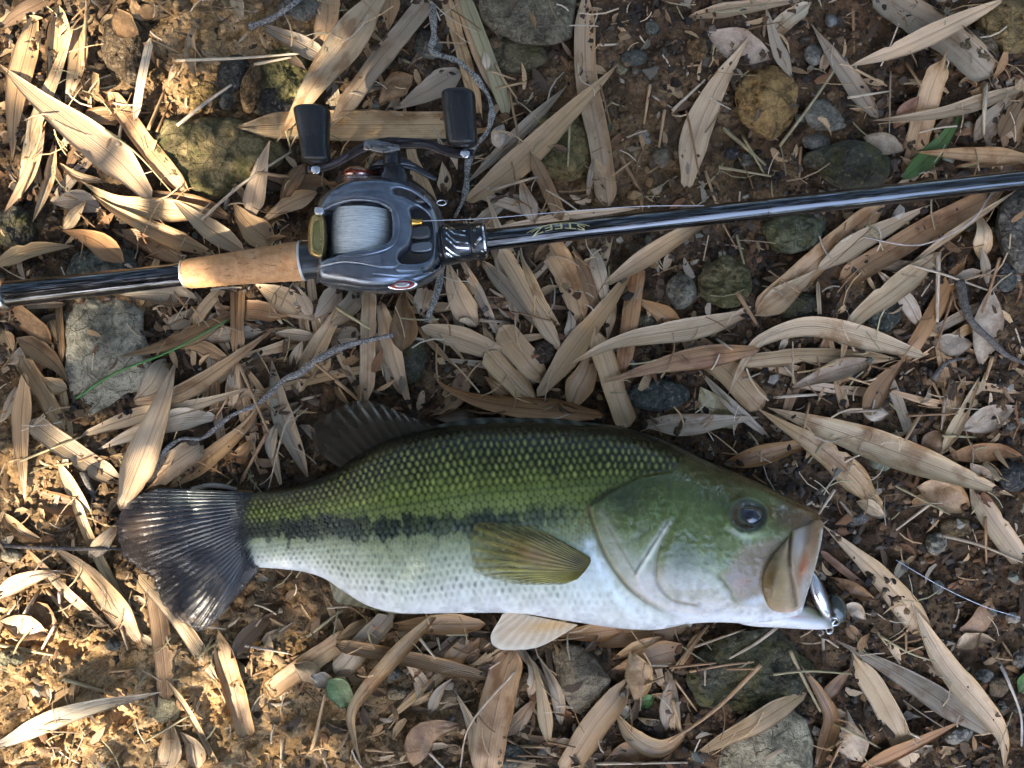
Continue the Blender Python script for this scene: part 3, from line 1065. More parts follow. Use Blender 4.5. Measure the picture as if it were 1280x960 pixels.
# ------------------------------------------------------------------ the leaf litter, lowest first
# tile, base-to-tip points (tile pixels, 2.909 to a photo pixel; P is photo pixels), width, colour, shape and options | own label
TILES = {'A': (0, 0), 'B': (420, 0), 'C': (840, 0), 'D': (0, 310), 'E': (420, 310), 'F': (840, 310), 'G': (0, 630), 'H': (420, 630), 'I': (840, 630)}
TONES = {'t': (0.53, 0.35, 0.185), 'p': (0.59, 0.43, 0.27), 'g': (0.41, 0.325, 0.23), 'b': (0.33, 0.195, 0.095), 'o': (0.42, 0.225, 0.095),
         'd': (0.19, 0.12, 0.07), 'r': (0.25, 0.125, 0.06), 'w': (0.62, 0.51, 0.37), 'G': (0.085, 0.17, 0.045), 'V': (0.20, 0.30, 0.13), 'y': (0.42, 0.36, 0.20)}
TONE_WORDS = {'t': 'tan', 'p': 'pale tan', 'g': 'greyish', 'b': 'brown', 'o': 'orange-brown', 'd': 'dark brown', 'r': 'reddish brown', 'w': 'whitish', 'G': 'green', 'V': 'pale green', 'y': 'olive'}
LEAVES = """
A 200,-20 60,60 -20,120 90 d l
A 30,150 20,230 60 b s
A -10,520 40,480 60 b e
A 330,260 330,350 70 t s k
A 850,-20 885,75 55 p l
A 420,30 450,90 505,125 90 b e B c0.8
A 480,-15 500,45 612,30 60 b e B
A 700,90 690,200 712,285 42 p e B c1.2
A 1200,-60 1185,100 1160,200 100 t s
B 200,-40 195,40 190,115 85 b l
A 440,425 360,420 285,440 75 b s
P 585,157 450,156 300,158 43 t s c0.5 | broad tan strap leaf lying level behind both reel knobs
A 1240,680 1080,660 945,640 80 b l
A 1110,595 1045,690 1018,775 70 b l
A 215,20 205,200 175,350 105 t l c0.6
A 285,85 280,230 235,400 85 t l c0.5
A 275,60 205,260 120,480 60,740 60 p e c1.0
A 125,52 60,330 42,585 112 t l c0.5 | upright pale leaf at the upper left edge with a shadow band across it
A 165,440 110,620 15,775 56 p e
A 200,495 175,660 118,805 48 p e
A 190,740 290,730 375,765 95 g e
A 230,835 270,780 312,728 62 p l
A 210,588 280,640 395,662 36 p e
A 395,335 520,510 690,715 80 t s c0.8 | long narrow leaf slanting down right between the straw and the ochre rock
A 840,792 680,730 500,690 70 b l
A 780,775 600,765 430,735 290,655 95 t l c0.4
A 665,955 560,885 395,832 102 b l c0.5
A 770,925 590,850 410,760 330,700 78 t l
A 1155,700 1060,735 942,812 76 p l c0.5
A 905,805 935,660 980,512 92 p l c0.4
A 1000,885 920,830 848,735 118 t l c0.3
A 890,915 760,830 618,715 92 p l c0.6 a2
A 450,955 350,880 225,838 100 o l c0.4
A -30,965 110,910 275,892 74 t l c0.6 a3
A 550,722 400,560 140,360 -5,232 152 p l c0.35 a3 | largest smooth pale leaf slanting across the upper left area
A 660,345 505,300 490,445 1 t e X
A 545,140 512,300 490,445 38 w s c0.9 | stiff whitish strip standing nearly upright left of the ochre rock
A 1200,222 1070,150 920,78 82 g l
B 460,252 350,320 212,398 112 g l c0.3
B 345,-10 160,215 -15,455 88 g s c0.4 | grey-tan strap leaf with frayed dark edges beside the big sunlit leaf at top
P 482,-15 415,75 345,178 52 p l c0.4 a2 | broad sunlit leaf passing down behind the left reel knob
B 280,275 210,320 150,390 92 b l B c0.5 k
B 395,-20 470,230 528,430 56 t s c0.9
B 440,-20 530,220 605,365 52 t s c0.9
B 462,-20 570,260 610,370 622,450 64 y s c1.3 | rolled olive-tan leaf sheath ending in a bulb above the right knob
B 545,185 545,215 550,260 36 w e
B 840,310 690,460 475,665 55 g e c0.6
B 990,750 960,520 910,260 908,-40 94 p s c0.4 | long pale strap leaf running straight down right of the flat rock
B 935,575 925,650 912,725 30 g e
B 560,830 700,810 900,778 1110,757 36 p e
B 470,735 650,600 850,410 1025,230 122 t l c0.5 a2 | big two-fold tan leaf slanting up right from the reel front
P 700,440 640,325 605,238 24 p l c0.5
P 668,278 658,250 650,222 26 g l
P 702,275 683,232 664,192 20 b s
B 390,705 395,650 385,588 62 p l
B 610,450 590,500 600,545 60 w e B c1.8 k
C 60,62 240,30 490,-2 62 p l c0.5
C 370,215 250,170 125,115 125 g e B c0.5
C 370,110 420,70 495,20 72 w s c1.2
C 435,280 380,160 338,20 60 g l c1.2
C 50,690 110,420 280,135 128 p l c0.5 a2 | pale grey lance leaf alone in dark soil left of the orange stone
C 750,430 640,280 508,88 88 g l c0.3
C 1165,290 1060,240 950,190 28 t e
C 1160,275 1000,130 700,-50 150 g s c0.3
C 640,245 860,165 1230,-15 82 p e c0.3 a3 | pale black-spotted strap leaf crossing over another in the upper right corner
C 880,545 930,370 990,205 102 t s c0.4
C 805,475 840,420 900,350 60 r e B
C 1100,520 1180,420 1265,325 100 g l
C 1215,560 1250,450 1300,380 85 t l
C 1190,500 1230,420 1290,340 70 b l c1.0
C 850,545 770,520 695,500 80 g e B
C 840,655 960,540 1062,402 84 G l c0.6 | only green bamboo leaf, lying just above the rod at right
C 1300,590 1160,592 1020,608 32 t e
C 1310,575 1100,560 882,553 72 t l c0.5
C 1300,310 1000,405 715,440 62 p l c0.7 a3
P 1225,325 1230,295 1222,262 27 p l
P 947,393 1005,340 1110,250 36 t s c0.5
P 1022,337 1085,297 1165,255 31 p l c0.8
P 1050,352 1150,292 1260,235 34 b s c0.7 | long brown-grey leaf slanting up right below the rod near the boulder
P 1120,345 1180,300 1270,238 11 p e
D 600,400 560,480 480,565 100 g l
D 860,222 940,225 1025,243 80 b s
D 650,290 760,320 960,300 62 g s
D 1000,310 1080,315 1160,325 52 g e
D 180,250 200,290 212,345 40 t e
D 213,190 218,300 226,410 32 b s c1
D 75,215 150,210 235,203 26 p s
D 10,300 30,340 45,390 62 t l
D 780,480 780,540 778,610 42 b s
D 720,190 590,165 435,170 102 g l c0.3
D 600,290 680,250 760,195 70 g l
D 705,278 750,210 815,140 52 t s
D 835,410 700,350 578,372 62 b l
D 840,240 700,320 550,370 438,395 72 b l c0.9
D 1085,243 1040,190 925,130 112 p l c0.3
D 1132,252 1100,190 1065,125 60 g l
D 1240,140 1190,200 1140,262 92 g l
D 850,140 855,270 850,390 38 b s c0.9
D 880,140 875,260 880,385 30 b s c0.9
D 1062,440 1080,390 1100,335 60 g l
D 905,700 880,740 840,752 52 b e
D 842,590 848,480 860,360 62 p l
D 480,562 640,535 800,440 1012,283 72 t l c0.6 | long tan leaf crossing up right from the slab edge under the reel
D 300,680 500,610 680,578 935,503 72 p l c0.5
D 790,612 610,630 348,735 94 w l c0.4
D 615,868 700,810 880,660 970,535 74 t l c0.5
D 735,708 640,775 535,872 102 p s c0.4
D 1122,842 1030,620 985,408 88 g e c0.3
D 985,775 985,700 1008,635 52 g e
D 1082,532 1165,340 1285,150 86 p l c0.6
D 0,200 60,240 190,340 70 o s B c0.6
D 20,420 80,390 142,335 60 g e B c1.2
D 60,325 180,400 255,492 92 b l
D -10,640 20,600 60,500 42 g e
D 78,398 160,535 235,672 76 t s c0.5
D 90,450 75,680 90,930 80 t l c0.4 | upright tan leaf near the left edge below the slab
D 245,515 200,500 148,470 72 t l
D 110,630 290,760 440,850 96 p s c0.6 | wide sunlit strap leaf slanting to the tail below the slab
D 130,905 210,930 320,950 85 b s
D 205,770 270,890 335,970 58 p e
G 270,-20 350,180 530,515 46 t s c0.9 | very long narrow leaf running down left of the tail fin
G 210,440 130,400 75,365 102 b e B
G 0,425 90,450 175,480 92 p e B c0.8 k
G 0,30 60,90 165,135 62 t l
G 90,155 250,330 435,485 42 t e
G -30,345 90,275 240,242 74 p l c0.6
G 510,510 330,265 178,142 104 t l c0.5
G 320,198 400,110 440,50 72 p l c0.5 a4
G 605,712 585,470 548,262 78 b s c0.6
G 505,258 640,410 790,640 66 t s c0.7 | long tan strap slanting down right just below the tail fin
G 840,560 860,600 885,650 62 t e B
G 900,855 840,640 790,475 90 t s c0.6
G 840,562 920,460 1027,375 78 d l
G 965,692 1120,580 1300,455 92 t s c0.7
G 795,965 700,780 608,640 26 t s c0.9
G 595,975 620,890 617,778 104 t l c0.6 a3
G 720,970 705,890 655,828 84 p l c0.6 a2
G 1070,580 1120,610 1160,660 84 t e B c1.2
G 1130,625 1170,640 1215,660 62 g e B
G 1190,640 1240,690 1290,780 95 V l B c0.9
G 1225,610 1250,560 1285,505 44 g l
G -25,888 230,770 590,683 84 w l c0.7 a7 | arched pale leaf casting a shadow on clay at the lower left edge
E 0,330 40,325 100,330 95 g e
E 775,-15 850,110 895,250 112 t s c0.3
E 860,-10 920,140 975,290 62 b e
E 930,-10 965,120 985,255 66 g l
E 530,45 640,170 755,315 64 g l c0.5
E 600,0 700,180 815,375 68 p s c0.8
E 665,10 740,180 815,285 42 t e
E 330,145 320,190 305,235 82 g s
E 515,288 450,190 405,40 108 p l c0.3 | broad blunt pale leaf emerging under the chevron lock ring
E 840,335 855,280 848,225 52 g l
E 480,445 420,560 335,612 84 b l
E 510,600 440,610 360,620 62 d e
E 630,530 590,505 535,465 52 t l
E 85,150 60,200 0,265 80 g s
E 120,150 115,380 110,565 68 p s c0.4
E 282,268 340,340 435,432 26 b e
E 160,190 220,430 280,605 82 p l c0.5
E 235,375 245,270 245,145 118 b l c0.3 | short brown leaf sticking out under the reel side plate
E 310,285 470,335 745,455 102 p l c0.4
E 600,285 670,380 750,465 108 t s c0.4
E 545,378 610,450 708,545 92 t s c0.4
E 1260,295 1180,235 1083,183 82 o l
E 1100,60 1070,260 1045,440 1040,460 72 o s c1.3 | folded orange-brown leaf standing upright right of the big strap leaf
E 985,335 1000,260 1018,175 36 p e
E 850,585 900,470 958,325 112 t l c0.4
E 730,540 960,240 1110,30 98 t l c0.5 a2 | big tan strap leaf slanting up right above the middle of the back
E 1065,650 1000,480 945,290 96 t s c0.8
E 975,612 600,570 430,525 352,472 100 o l c0.7 | long orange-tan leaf lying right along the top of the back
F 1280,760 1180,740 990,760 72 o e B c0.9
F 890,870 1000,900 1090,960 125 t e B c0.9 k
F 1000,680 960,700 910,750 82 b e B c1.2
F 1085,782 1120,820 1175,865 62 w e B
F 1125,0 1140,60 1150,140 42 g e
F 940,340 1010,350 1100,352 82 g e B c0.7 k
F 690,580 730,600 790,605 62 w e B k
F 1120,430 1150,300 1165,145 112 g e B c0.5
F 1050,660 1150,620 1250,575 94 g e B c0.5
F 530,120 535,200 540,275 18 p s
F 240,655 150,580 105,505 104 y e B c0.5
F 370,705 220,575 98,445 46 g e
F 330,582 200,450 40,325 112 t s c0.4
F 430,412 340,412 240,415 50 t s
F 240,415 500,390 810,405 62 t s c0.8
F 725,412 580,450 420,517 84 g l c0.4
F 985,742 1050,620 1122,465 62 p l c0.5
F 910,292 840,175 738,72 72 g l c0.9
F 700,620 760,500 850,400 92 b l
F 850,405 960,220 1065,35 66 o s c1.3
F 980,15 820,140 660,270 612,430 102 p l c0.5 | pale grey leaf whose thin tip hooks down over the arched leaf
F 920,392 700,325 500,285 330,330 270,400 205,535 100 p l c0.5 a2 | arched pale tan leaf curving over with a thin tail hooking down left
F 290,232 100,290 -190,340 -390,430 94 p l c0.6 a2 | long pale leaf pointing left under the mossy stone below the rod
F 320,365 0,420 -250,490 95 o l c0.9
F 305,245 400,180 480,120 530,80 100 p l c0.4
F 190,790 400,735 580,688 84 o l c1.0 a2
F -110,640 80,640 320,615 92 g l c0.8
F 770,950 560,745 312,583 114 t l c0.35 | broad tan leaf ending in a blunt corner above the snout
I 1275,215 1180,80 1090,-60 96 p s c0.4
F 348,578 640,680 960,800 1245,905 128 p e c0.3 a2 | longest tan leaf slanting down right from the forehead to the edge
I 670,-10 720,10 775,45 62 p e
I 540,170 610,230 700,300 32 r s c1
I 575,265 660,310 745,355 52 b e B
I 620,385 660,380 705,420 52 w e B
I 860,205 830,240 808,285 52 g l
I 1165,350 1120,430 1010,490 80 b l B c0.9
I 1030,520 1080,500 1125,470 62 p e B c0.8
I 690,495 660,470 635,435 50 b e
I 965,545 800,310 545,72 112 p l c0.4 | broad greyish leaf running down right from the upper lip
I 1212,965 1190,820 1000,590 870,365 106 p e c0.5 | very long pale leaf bent near its end in the lower right corner
I 880,960 760,715 660,560 102 p s c0.4
I 550,725 600,655 660,590 62 b l
I 690,940 640,830 630,735 112 g l B c0.5
I 525,965 580,800 545,700 468,585 76 b l c0.7
I 1155,835 860,640 597,495 102 g l c0.4 a2 | grey speckled blunt leaf lying over others below the lure
I 680,965 870,880 1065,785 62 o l c0.9 a2
I 490,688 300,800 55,932 98 t l c0.5 | tan leaf lying across the big mossy rock near the bottom
H 0,495 70,450 135,410 46 t e
H 1280,450 1060,470 890,485 112 b s
H 1050,457 920,470 780,480 82 o l
H 545,435 430,440 160,445 94 t l
H 0,622 100,505 215,385 92 g s c0.4
H 400,640 430,560 515,485 84 b s
H 340,765 370,690 420,635 46 g l
H 0,510 250,560 570,632 64 b s c0.6
H 505,965 490,800 428,675 52 g l
H 280,955 320,840 462,800 104 b l B c0.5 a2 k | curled reddish brown dead broad leaf below the belly
H 700,705 720,620 678,525 52 g l
H 820,805 800,680 735,550 56 g l
H 620,845 680,770 740,690 72 t l
H 775,875 752,720 728,585 64 t l c0.6
H 540,985 590,720 650,500 140 t s c0.35 | widest brown strap leaf going straight down from the pelvic fin
H 370,395 200,570 65,740 65,850 95,965 70 t l c0.6 a3 | bent tan leaf hanging down from the belly with a kinked end
H 1280,525 1150,560 1000,605 114 b l
H 1000,570 1090,520 1195,480 46 t e
H 980,930 1080,900 1210,915 90 b e B c0.9 k
H 1090,740 1120,720 1160,700 52 G e B
H 1010,755 1080,845 1180,890 1290,820 80 t e c0.9
H 1200,825 1205,720 1222,615 62 g l c1.0
H 1055,700 1040,740 1090,780 50 g e
H 830,985 950,800 1065,645 110 t s c0.8 | rolled tan-grey leaf beside the rusty grey stone under the belly
H 1090,725 1105,630 1070,535 102 t e B c1.4 a3
I 1262,690 1290,640 1300,600 60 G e B
I 20,610 80,500 140,440 32 t e
"""
OVER_LEAVES = """
P 755,356 850,295 932,252 27 p l c0.6 a1 | thin pale leaf whose tip lies over the rod blank
D 440,957 555,660 643,402 134 p l c0.4 a2 | big pale leaf lying over the upper edge of the tail fin
"""
TWIGS = """
A 910,100 1000,60 1100,-10 30 Q | grey stick at the top edge left of the sunlit leaf
B 345,20 362,130 350,190 450,232 550,350 552,470 490,570 470,700 430,790 34 Q | crooked black and white speckled twig bending round the right reel knob
P 552,330 546,365 533,402 11 Q | stub of speckled twig showing below the reel
D 1430,315 1280,345 1180,390 1100,450 1030,480 940,560 830,620 740,690 660,690 600,740 572,800 28 Q | crooked pale grey twig lying above the tail
F 1045,120 1080,250 1180,360 1300,425 38 Z | bent smooth grey root at the right edge
F 950,478 1000,415 1095,395 24 Z | short curved grey root left of the bent root's end
G -20,150 200,158 445,160 22 Z | straight dark stick lying level left of the tail fin
D 300,815 318,860 345,915 32 Z | short bark-covered stub above the left of the tail fin
D 700,874 770,862 860,880 20 W | white peeling bark strip on the upper edge of the tail
C 1165,700 1080,810 900,890 695,862 7 W | thin curling pale stem below the rod at right
I 1190,575 1230,660 1265,760 1272,885 11 W | thin wavy pale stem in the lower right corner
H 650,608 490,800 450,965 9 w | thin pale stem lying over the wide strap leaf below the pelvic fin
B 340,0 420,70 520,120 5 w | hair-thin curled rootlet over the speckled twig at the top
B 880,230 890,290 935,320 940,350 5 w | hair-thin loose rootlet on the tip of the two-fold leaf
"""
GREEN_BLADE = "D 275,548 420,455 620,375 835,258 8 K | thin bright green grass blade lying across the slab"
STRAWS = """
A 630,220 860,212 1085,195 11 w
A 925,235 1060,208 11 w
A 645,458 740,380 842,308 13 w
A 540,470 600,325 12 t
A 735,798 880,670 1062,550 11 w
A 938,628 1060,645 12 t
A 303,240 317,-10 15 t
A 380,470 500,560 622,695 9 y
A 70,720 125,590 9 t
A 430,530 440,455 12 g
A 570,480 620,370 8 b
B 580,232 610,290 660,362 10 t
B 628,330 650,430 668,525 11 b
B 560,258 660,292 9 t
B 692,298 580,322 9 t
B 562,690 735,642 13 g
B 850,460 843,605 9 y
B 1142,308 1120,452 12 t
B 1195,400 1174,535 12 t
B 1275,358 1220,412 9 t
B 1148,348 1222,392 9 g
B 1028,560 1112,702 14 b
B 1000,642 1072,588 9 t
B 240,215 325,255 10 y
B 950,165 1038,160 10 w
B 1110,700 1113,770 16 b
C 390,532 490,400 590,258 12 y
C 185,465 340,600 15 y
C 255,490 335,632 10 y
C 170,608 385,645 11 y
C 468,535 462,652 12 t
C 50,395 75,500 100,645 8 b
C 120,620 158,732 12 t
C 0,402 120,290 11 w
C 658,30 662,200 12 b
C 850,225 912,322 10 t
C 640,355 800,330 10 w
C 665,252 782,312 10 t
C 795,260 790,490 6 g
C 1140,308 1132,490 16 w
C 270,728 180,790 9 t
C 230,840 262,960 11 y
C 185,815 235,905 8 t
D 75,775 310,680 9 y
D 868,420 975,665 12 t
D 1095,572 1035,650 975,885 8 w
D 972,672 868,862 14 b
D 1128,405 1290,535 11 b
D 1095,552 1168,533 11 w
D 858,882 950,890 9 o
D 785,620 830,540 9 t
D 1130,775 1165,745 6 t
E 0,215 125,295 12 y
E 0,482 80,552 14 t
E 522,262 625,270 13 g
E 800,270 640,230 7 b
E 150,380 180,480 9 y
F 370,542 570,530 13 w
F 592,878 528,975 12 w
F 1022,168 960,368 10 b
F 968,20 964,270 16 w
F 855,58 1000,100 1152,155 10 w
F 1192,35 1130,235 10 b
F 938,465 1005,610 10 t
F 992,540 980,662 14 g
F 905,598 848,700 15 t
F 1165,395 1140,480 14 t
F 790,852 900,910 1010,968 10 y
F 985,682 1105,688 10 y
F 235,158 315,288 17 b
F 630,775 690,748 9 w
F 850,610 1040,602 9 b
F 1200,60 1100,120 8 g
F 640,470 720,495 10 t
F 410,430 450,480 8 w
F 160,330 220,370 10 w
F 500,560 480,660 9 t
F 600,595 760,590 14 g
G 848,322 962,238 8 y
G -10,510 120,535 235,556 15 y
G 200,440 150,532 12 w
G 88,402 138,318 12 w
G 170,310 250,412 14 t
G 215,320 218,370 12 w
G 228,635 405,690 15 y
G 520,870 705,758 9 y
G 1118,482 1245,385 12 y
G 1135,895 1182,690 14 t
G 1022,960 1024,850 10 w
G 1160,880 1195,970 9 w
G 30,400 85,330 8 w
G 440,450 465,530 9 p
G 890,515 1060,545 10 w
G 1190,378 1280,372 8 w
G 400,610 500,600 9 t
H 305,490 362,562 10 w
H 368,485 380,532 10 w
H 110,892 235,905 13 t
H 130,960 265,935 9 p
H 340,905 395,965 10 w
H 610,848 725,918 9 b
H 655,882 760,884 11 t
H 620,930 770,948 9 t
H 660,915 790,920 8 b
H 770,865 870,885 9 b
H 1225,710 1260,840 13 t
H 920,945 1280,940 10 w
H 1120,660 1190,630 9 t
I 985,115 1120,150 1275,212 11 g
I 945,-5 815,95 10 w
I 430,535 480,640 540,755 13 y
I 368,620 500,608 652,618 8 y
I 548,458 552,592 13 w
I 508,455 605,522 10 w
I 742,458 830,582 9 y
I 758,480 860,540 955,572 9 y
I 850,465 852,535 9 t
I 382,450 300,510 208,562 11 w
I 322,585 160,745 -10,865 15 t
I -10,595 160,578 10 b
I 65,610 180,588 298,575 9 t
I 130,442 0,605 12 t
I 10,640 100,765 9 t
I 1140,45 1143,215 10 b
I 590,800 680,845 765,892 9 y
I 620,858 565,892 9 t
I 615,868 570,965 10 t
I 120,600 120,660 8 g
I 200,600 300,600 9 b
I 80,520 270,455 9 g
I 900,850 860,830 10 w
"""


def parse(line):
    body, _, lab = line.partition('|')
    w = body.split()
    ox, oy = TILES.get(w[0], (0, 0))
    k = 1.0 if w[0] == 'P' else 440 / 1280
    pts, i = [], 1
    while ',' in w[i]:
        a, b = w[i].split(',')
        pts.append((ox + float(a) * k, oy + float(b) * k))
        i += 1
    return pts, float(w[i]) * k, w[i + 1], w[i + 2:], lab.strip()


def vary(c, s=0.14):
    f = 1 + random.uniform(-s, s)
    return tuple(min(0.8, max(0.01, x * f * (1 + random.uniform(-0.02, 0.02)))) for x in c)


def add_leaf(line):
    pts, w, tone, opt, lab = parse(line)
    if 'X' in opt:
        return
    shape = opt[0]
    kw = dict(curl=random.choice((-1, 1, 1)) * random.uniform(0.25, 0.95), tilt=random.uniform(-0.38, 0.38), twist=random.uniform(-0.35, 0.35), arch=random.uniform(0, 0.002))
    for o in opt[1:]:
        if o[0] == 'c':
            kw['curl'] = float(o[1:]) * (1 if random.random() < 0.62 else -1)
        elif o[0] == 'a':
            kw['arch'] = float(o[1:]) / 1000
        elif o[0] == 'B':
            kw.update(mat=M_BROAD, name='dead_broad_leaf', crinkle=0.0016)
        elif o == 'k':
            kw['crinkle'] = 0.003
    if tone == 'G' or tone == 'V':
        kw['name'] = 'green_leaf'
    kw['roll'] = random.choice((0, 0.1, 0.3))
    ob = leaf(pts, w * (1.0 if 'B' in opt else 0.88), vary(TONES[tone]), shape, **kw)
    length = sum(math.dist(a, b) for a, b in zip(pts, pts[1:]))
    broad = 'B' in opt
    if lab:
        USED_LABELS.add(lab)
    else:
        size = 'long' if length > 130 else 'short' if length < 62 else ''
        wid = 'narrow' if w < 17 else 'broad' if w > 33 else ''
        kind = 'dead broad leaf' if broad else 'strap leaf' if shape == 's' else 'bamboo leaf'
        if kw.get('crinkle', 0) > 0.002:
            kind = 'crumpled ' + kind
        if tone in 'GV':
            kind = 'leaf scrap'
        lab = label_for(' '.join(x for x in (size, wid, TONE_WORDS[tone], kind) if x), pts)
    tag(ob, lab, 'leaf', 'dry leaves littering the ground' if tone not in 'GV' else 'green leaves in the litter')


def add_stalk(line, cat='straw'):
    pts, w, tone, opt, lab = parse(line)
    kw, name = {}, 'dry_straw'
    col = TONES.get(tone, (0.5, 0.5, 0.48))
    if tone in 'QZ':
        kw = dict(mat=M_BARK, knobs=0.42 if tone == 'Q' else 0.22, seg=12, taper=0.5)
        col = (0.48, 0.46, 0.42) if tone == 'Q' else (0.26, 0.225, 0.195)
        name, cat = 'twig', 'twig'
    elif tone == 'W':
        kw = dict(knobs=0.2)
        col, name, cat = (0.62, 0.57, 0.50), 'thin_stem', 'stem'
    elif tone == 'K':
        col, name, cat = (0.10, 0.34, 0.08), 'grass_blade', 'grass blade'
    elif lab:
        name, cat = 'thin_stem', 'stem'
    ob = stalk(pts, w * (0.82 if tone in 'QZ' else 1.1), vary(col), name=name, **kw)
    length = sum(math.dist(a, b) for a, b in zip(pts, pts[1:]))
    if not lab:
        look = 'long' if length > 60 else 'short' if length < 32 else ''
        word = {'w': 'pale', 'y': 'yellowish', 'g': 'grey', 'b': 'brown', 't': 'tan', 'o': 'orange', 'p': 'pale tan'}[tone]
        p = np.array(pts)
        a = math.degrees(math.atan2(-(p[-1] - p[0])[1], (p[-1] - p[0])[0])) % 180
        run = 'level' if a < 15 or a > 165 else 'upright' if 72 < a < 108 else 'rising right' if a < 90 else 'rising left'
        lab = label_for(' '.join(x for x in (look, word, 'straw', run) if x), pts, tip=False)
    tag(ob, lab, cat, 'dry straws on the litter' if cat == 'straw' else 'twigs and stems on the litter')


def filler():
    """Half-hidden leaves under the rest."""
    spots = [(270, 430, 270, 110, 30), (680, 400, 180, 90, 18), (1080, 430, 180, 140, 16), (620, 850, 260, 80, 14), (100, 180, 110, 150, 10), (480, 110, 120, 90, 6), (1200, 170, 90, 90, 5), (540, 300, 120, 120, 7)]
    for cx, cy, rx, ry, n in spots:
        for q in range(n):
            for _try in range(40):
                a = random.uniform(0, math.pi * 2)
                r = math.sqrt(random.random())
                x, y = cx + rx * r * math.cos(a), cy + ry * r * math.sin(a)
                X, Y, _ = P(x, y)
                if 0 < x < 1280 and 0 < y < 960 and CEIL[cell(X, Y)] > 0.9 and not STN[cell(X, Y)]:
                    break
            else:
                continue
            b = random.choice((random.uniform(0.5, 1.3), random.uniform(1.6, 2.4), random.uniform(-0.3, 0.4))) + random.choice((0, math.pi))
            L = random.uniform(85, 165)
            dx, dy = math.cos(b) * L / 2, -math.sin(b) * L / 2
            tone = random.choice('tbpgtgtbp')
            if any(STN[cell(*P(x + q_ * dx, y + q_ * dy)[:2])] for q_ in (-0.9, -0.45, 0.45, 0.9)):
                continue
            pts = [(x - dx, y - dy), (x + random.uniform(-4, 4), y + random.uniform(-4, 4)), (x + dx, y + dy)]
            w = random.uniform(9, 17)
            ob = leaf(pts, w, vary(TONES[tone], 0.2), random.choice('llls'), curl=random.uniform(-0.6, 0.6), tilt=random.uniform(-0.3, 0.3))
            look = 'half-buried %s%s bamboo leaf' % ('narrow ' if w < 17 else '', TONE_WORDS[tone])
            tag(ob, label_for(look, pts), 'leaf', 'dry leaves littering the ground')


def scraps(name, n, lmin, lmax, wr, palette, kind_stalk):
    V, F, C, off = [], [], [], 0
    while n > 0:
        x, y = random.uniform(-0.34, 0.34), random.uniform(-0.265, 0.265)
        if CEIL[cell(x, y)] < 0.9 or (STN[cell(x, y)] and random.random() < 0.85):
            continue
        n -= 1
        a = random.uniform(0, 6.28)
        L = random.uniform(lmin, lmax)
        d = np.array([math.cos(a), math.sin(a)])
        e = np.array([-d[1], d[0]])
        w = L * random.uniform(*wr) if not kind_stalk else random.uniform(*wr)
        b = random.uniform(-0.15, 0.15) * L
        rows = []
        for t in (0, 0.3, 0.65, 1.0):
            c = np.array([x, y]) + d * (t - 0.5) * L + e * b * 4 * t * (1 - t)
            wf = w if kind_stalk else w * (0.5, 1, 0.85, 0.15)[int(t * 3 + 0.2)]
            rows.append((c, wf))
        hs = string(np.array([top_at(*r[0]) for r in rows]) + 0.0004, n=8)
        lift = random.uniform(0, 0.0015)
        cu = random.uniform(-0.3, 0.5) * w
        for (c, wf), h in zip(rows, hs):
            for s, u in ((-0.5, cu), (0, 0), (0.5, cu)):
                q = c + e * wf * s
                V.append((q[0], q[1], h + lift + (u if not kind_stalk else (0.3 * w if s == 0 else 0))))
        F += (grid_faces(4, 3) + off).tolist()
        off += 12
        c = np.array(random.choice(palette)) * random.uniform(0.6, 1.25)
        C.append(np.repeat(c[None], 12, 0))
    o = mesh_object(name, V, F, M_CRUMB, col=np.vstack(C), smooth=True)
    tag(o, kind='stuff')


PAL_SCRAP = [TONES[c] for c in 'tbgdprt'] + [(0.12, 0.08, 0.05)] * 3
filler()
scraps('leaf_fragments', 1900, 0.004, 0.016, (0.10, 0.45), PAL_SCRAP, False)
for row in LEAVES.strip().splitlines():
    add_leaf(row)
scraps('straw_bits', 900, 0.006, 0.026, (0.0005, 0.0011), [TONES[c] for c in 'wtypb'], True)
for row in TWIGS.strip().splitlines():
    add_stalk(row, 'stem')
add_stalk(GREEN_BLADE)
for row in STRAWS.strip().splitlines():
    add_stalk(row)

# ------------------------------------------------------------------ the bass
def mixc(c, col, f):
    return c * (1 - f[..., None]) + np.array(col) * f[..., None]


def blob(px, py, cx, cy, rx, ry, rot=0, hard=1.0):
    a = math.radians(rot)
    u = ((px - cx) * math.cos(a) + (py - cy) * math.sin(a)) / rx
    v = (-(px - cx) * math.sin(a) + (py - cy) * math.cos(a)) / ry
    return np.exp(-((u * u + v * v) ** hard))


def stroke(px, py, line, w):
    d, t = dist_line(px, py, catmull(line, 40))
    return np.exp(-(d / w) ** 2), t


GILL = [(737, 632), (740, 652), (750, 681), (762, 705), (783, 733), (806, 752), (834, 766), (868, 774), (930, 779), (1040, 790), (1060, 640), (950, 590), (900, 578), (862, 566), (838, 588), (799, 595), (764, 612)]
FISH_GRAD = ([0, .08, .2, .36, .5, .6, .7, .80, .9, 1],
             [(0.014, 0.013, 0.006), (0.020, 0.020, 0.007), (0.036, 0.039, 0.010), (0.115, 0.15, 0.028), (0.195, 0.23, 0.080), (0.275, 0.31, 0.155), (0.36, 0.40, 0.265), (0.46, 0.50, 0.38), (0.57, 0.60, 0.55), (0.60, 0.62, 0.63)])


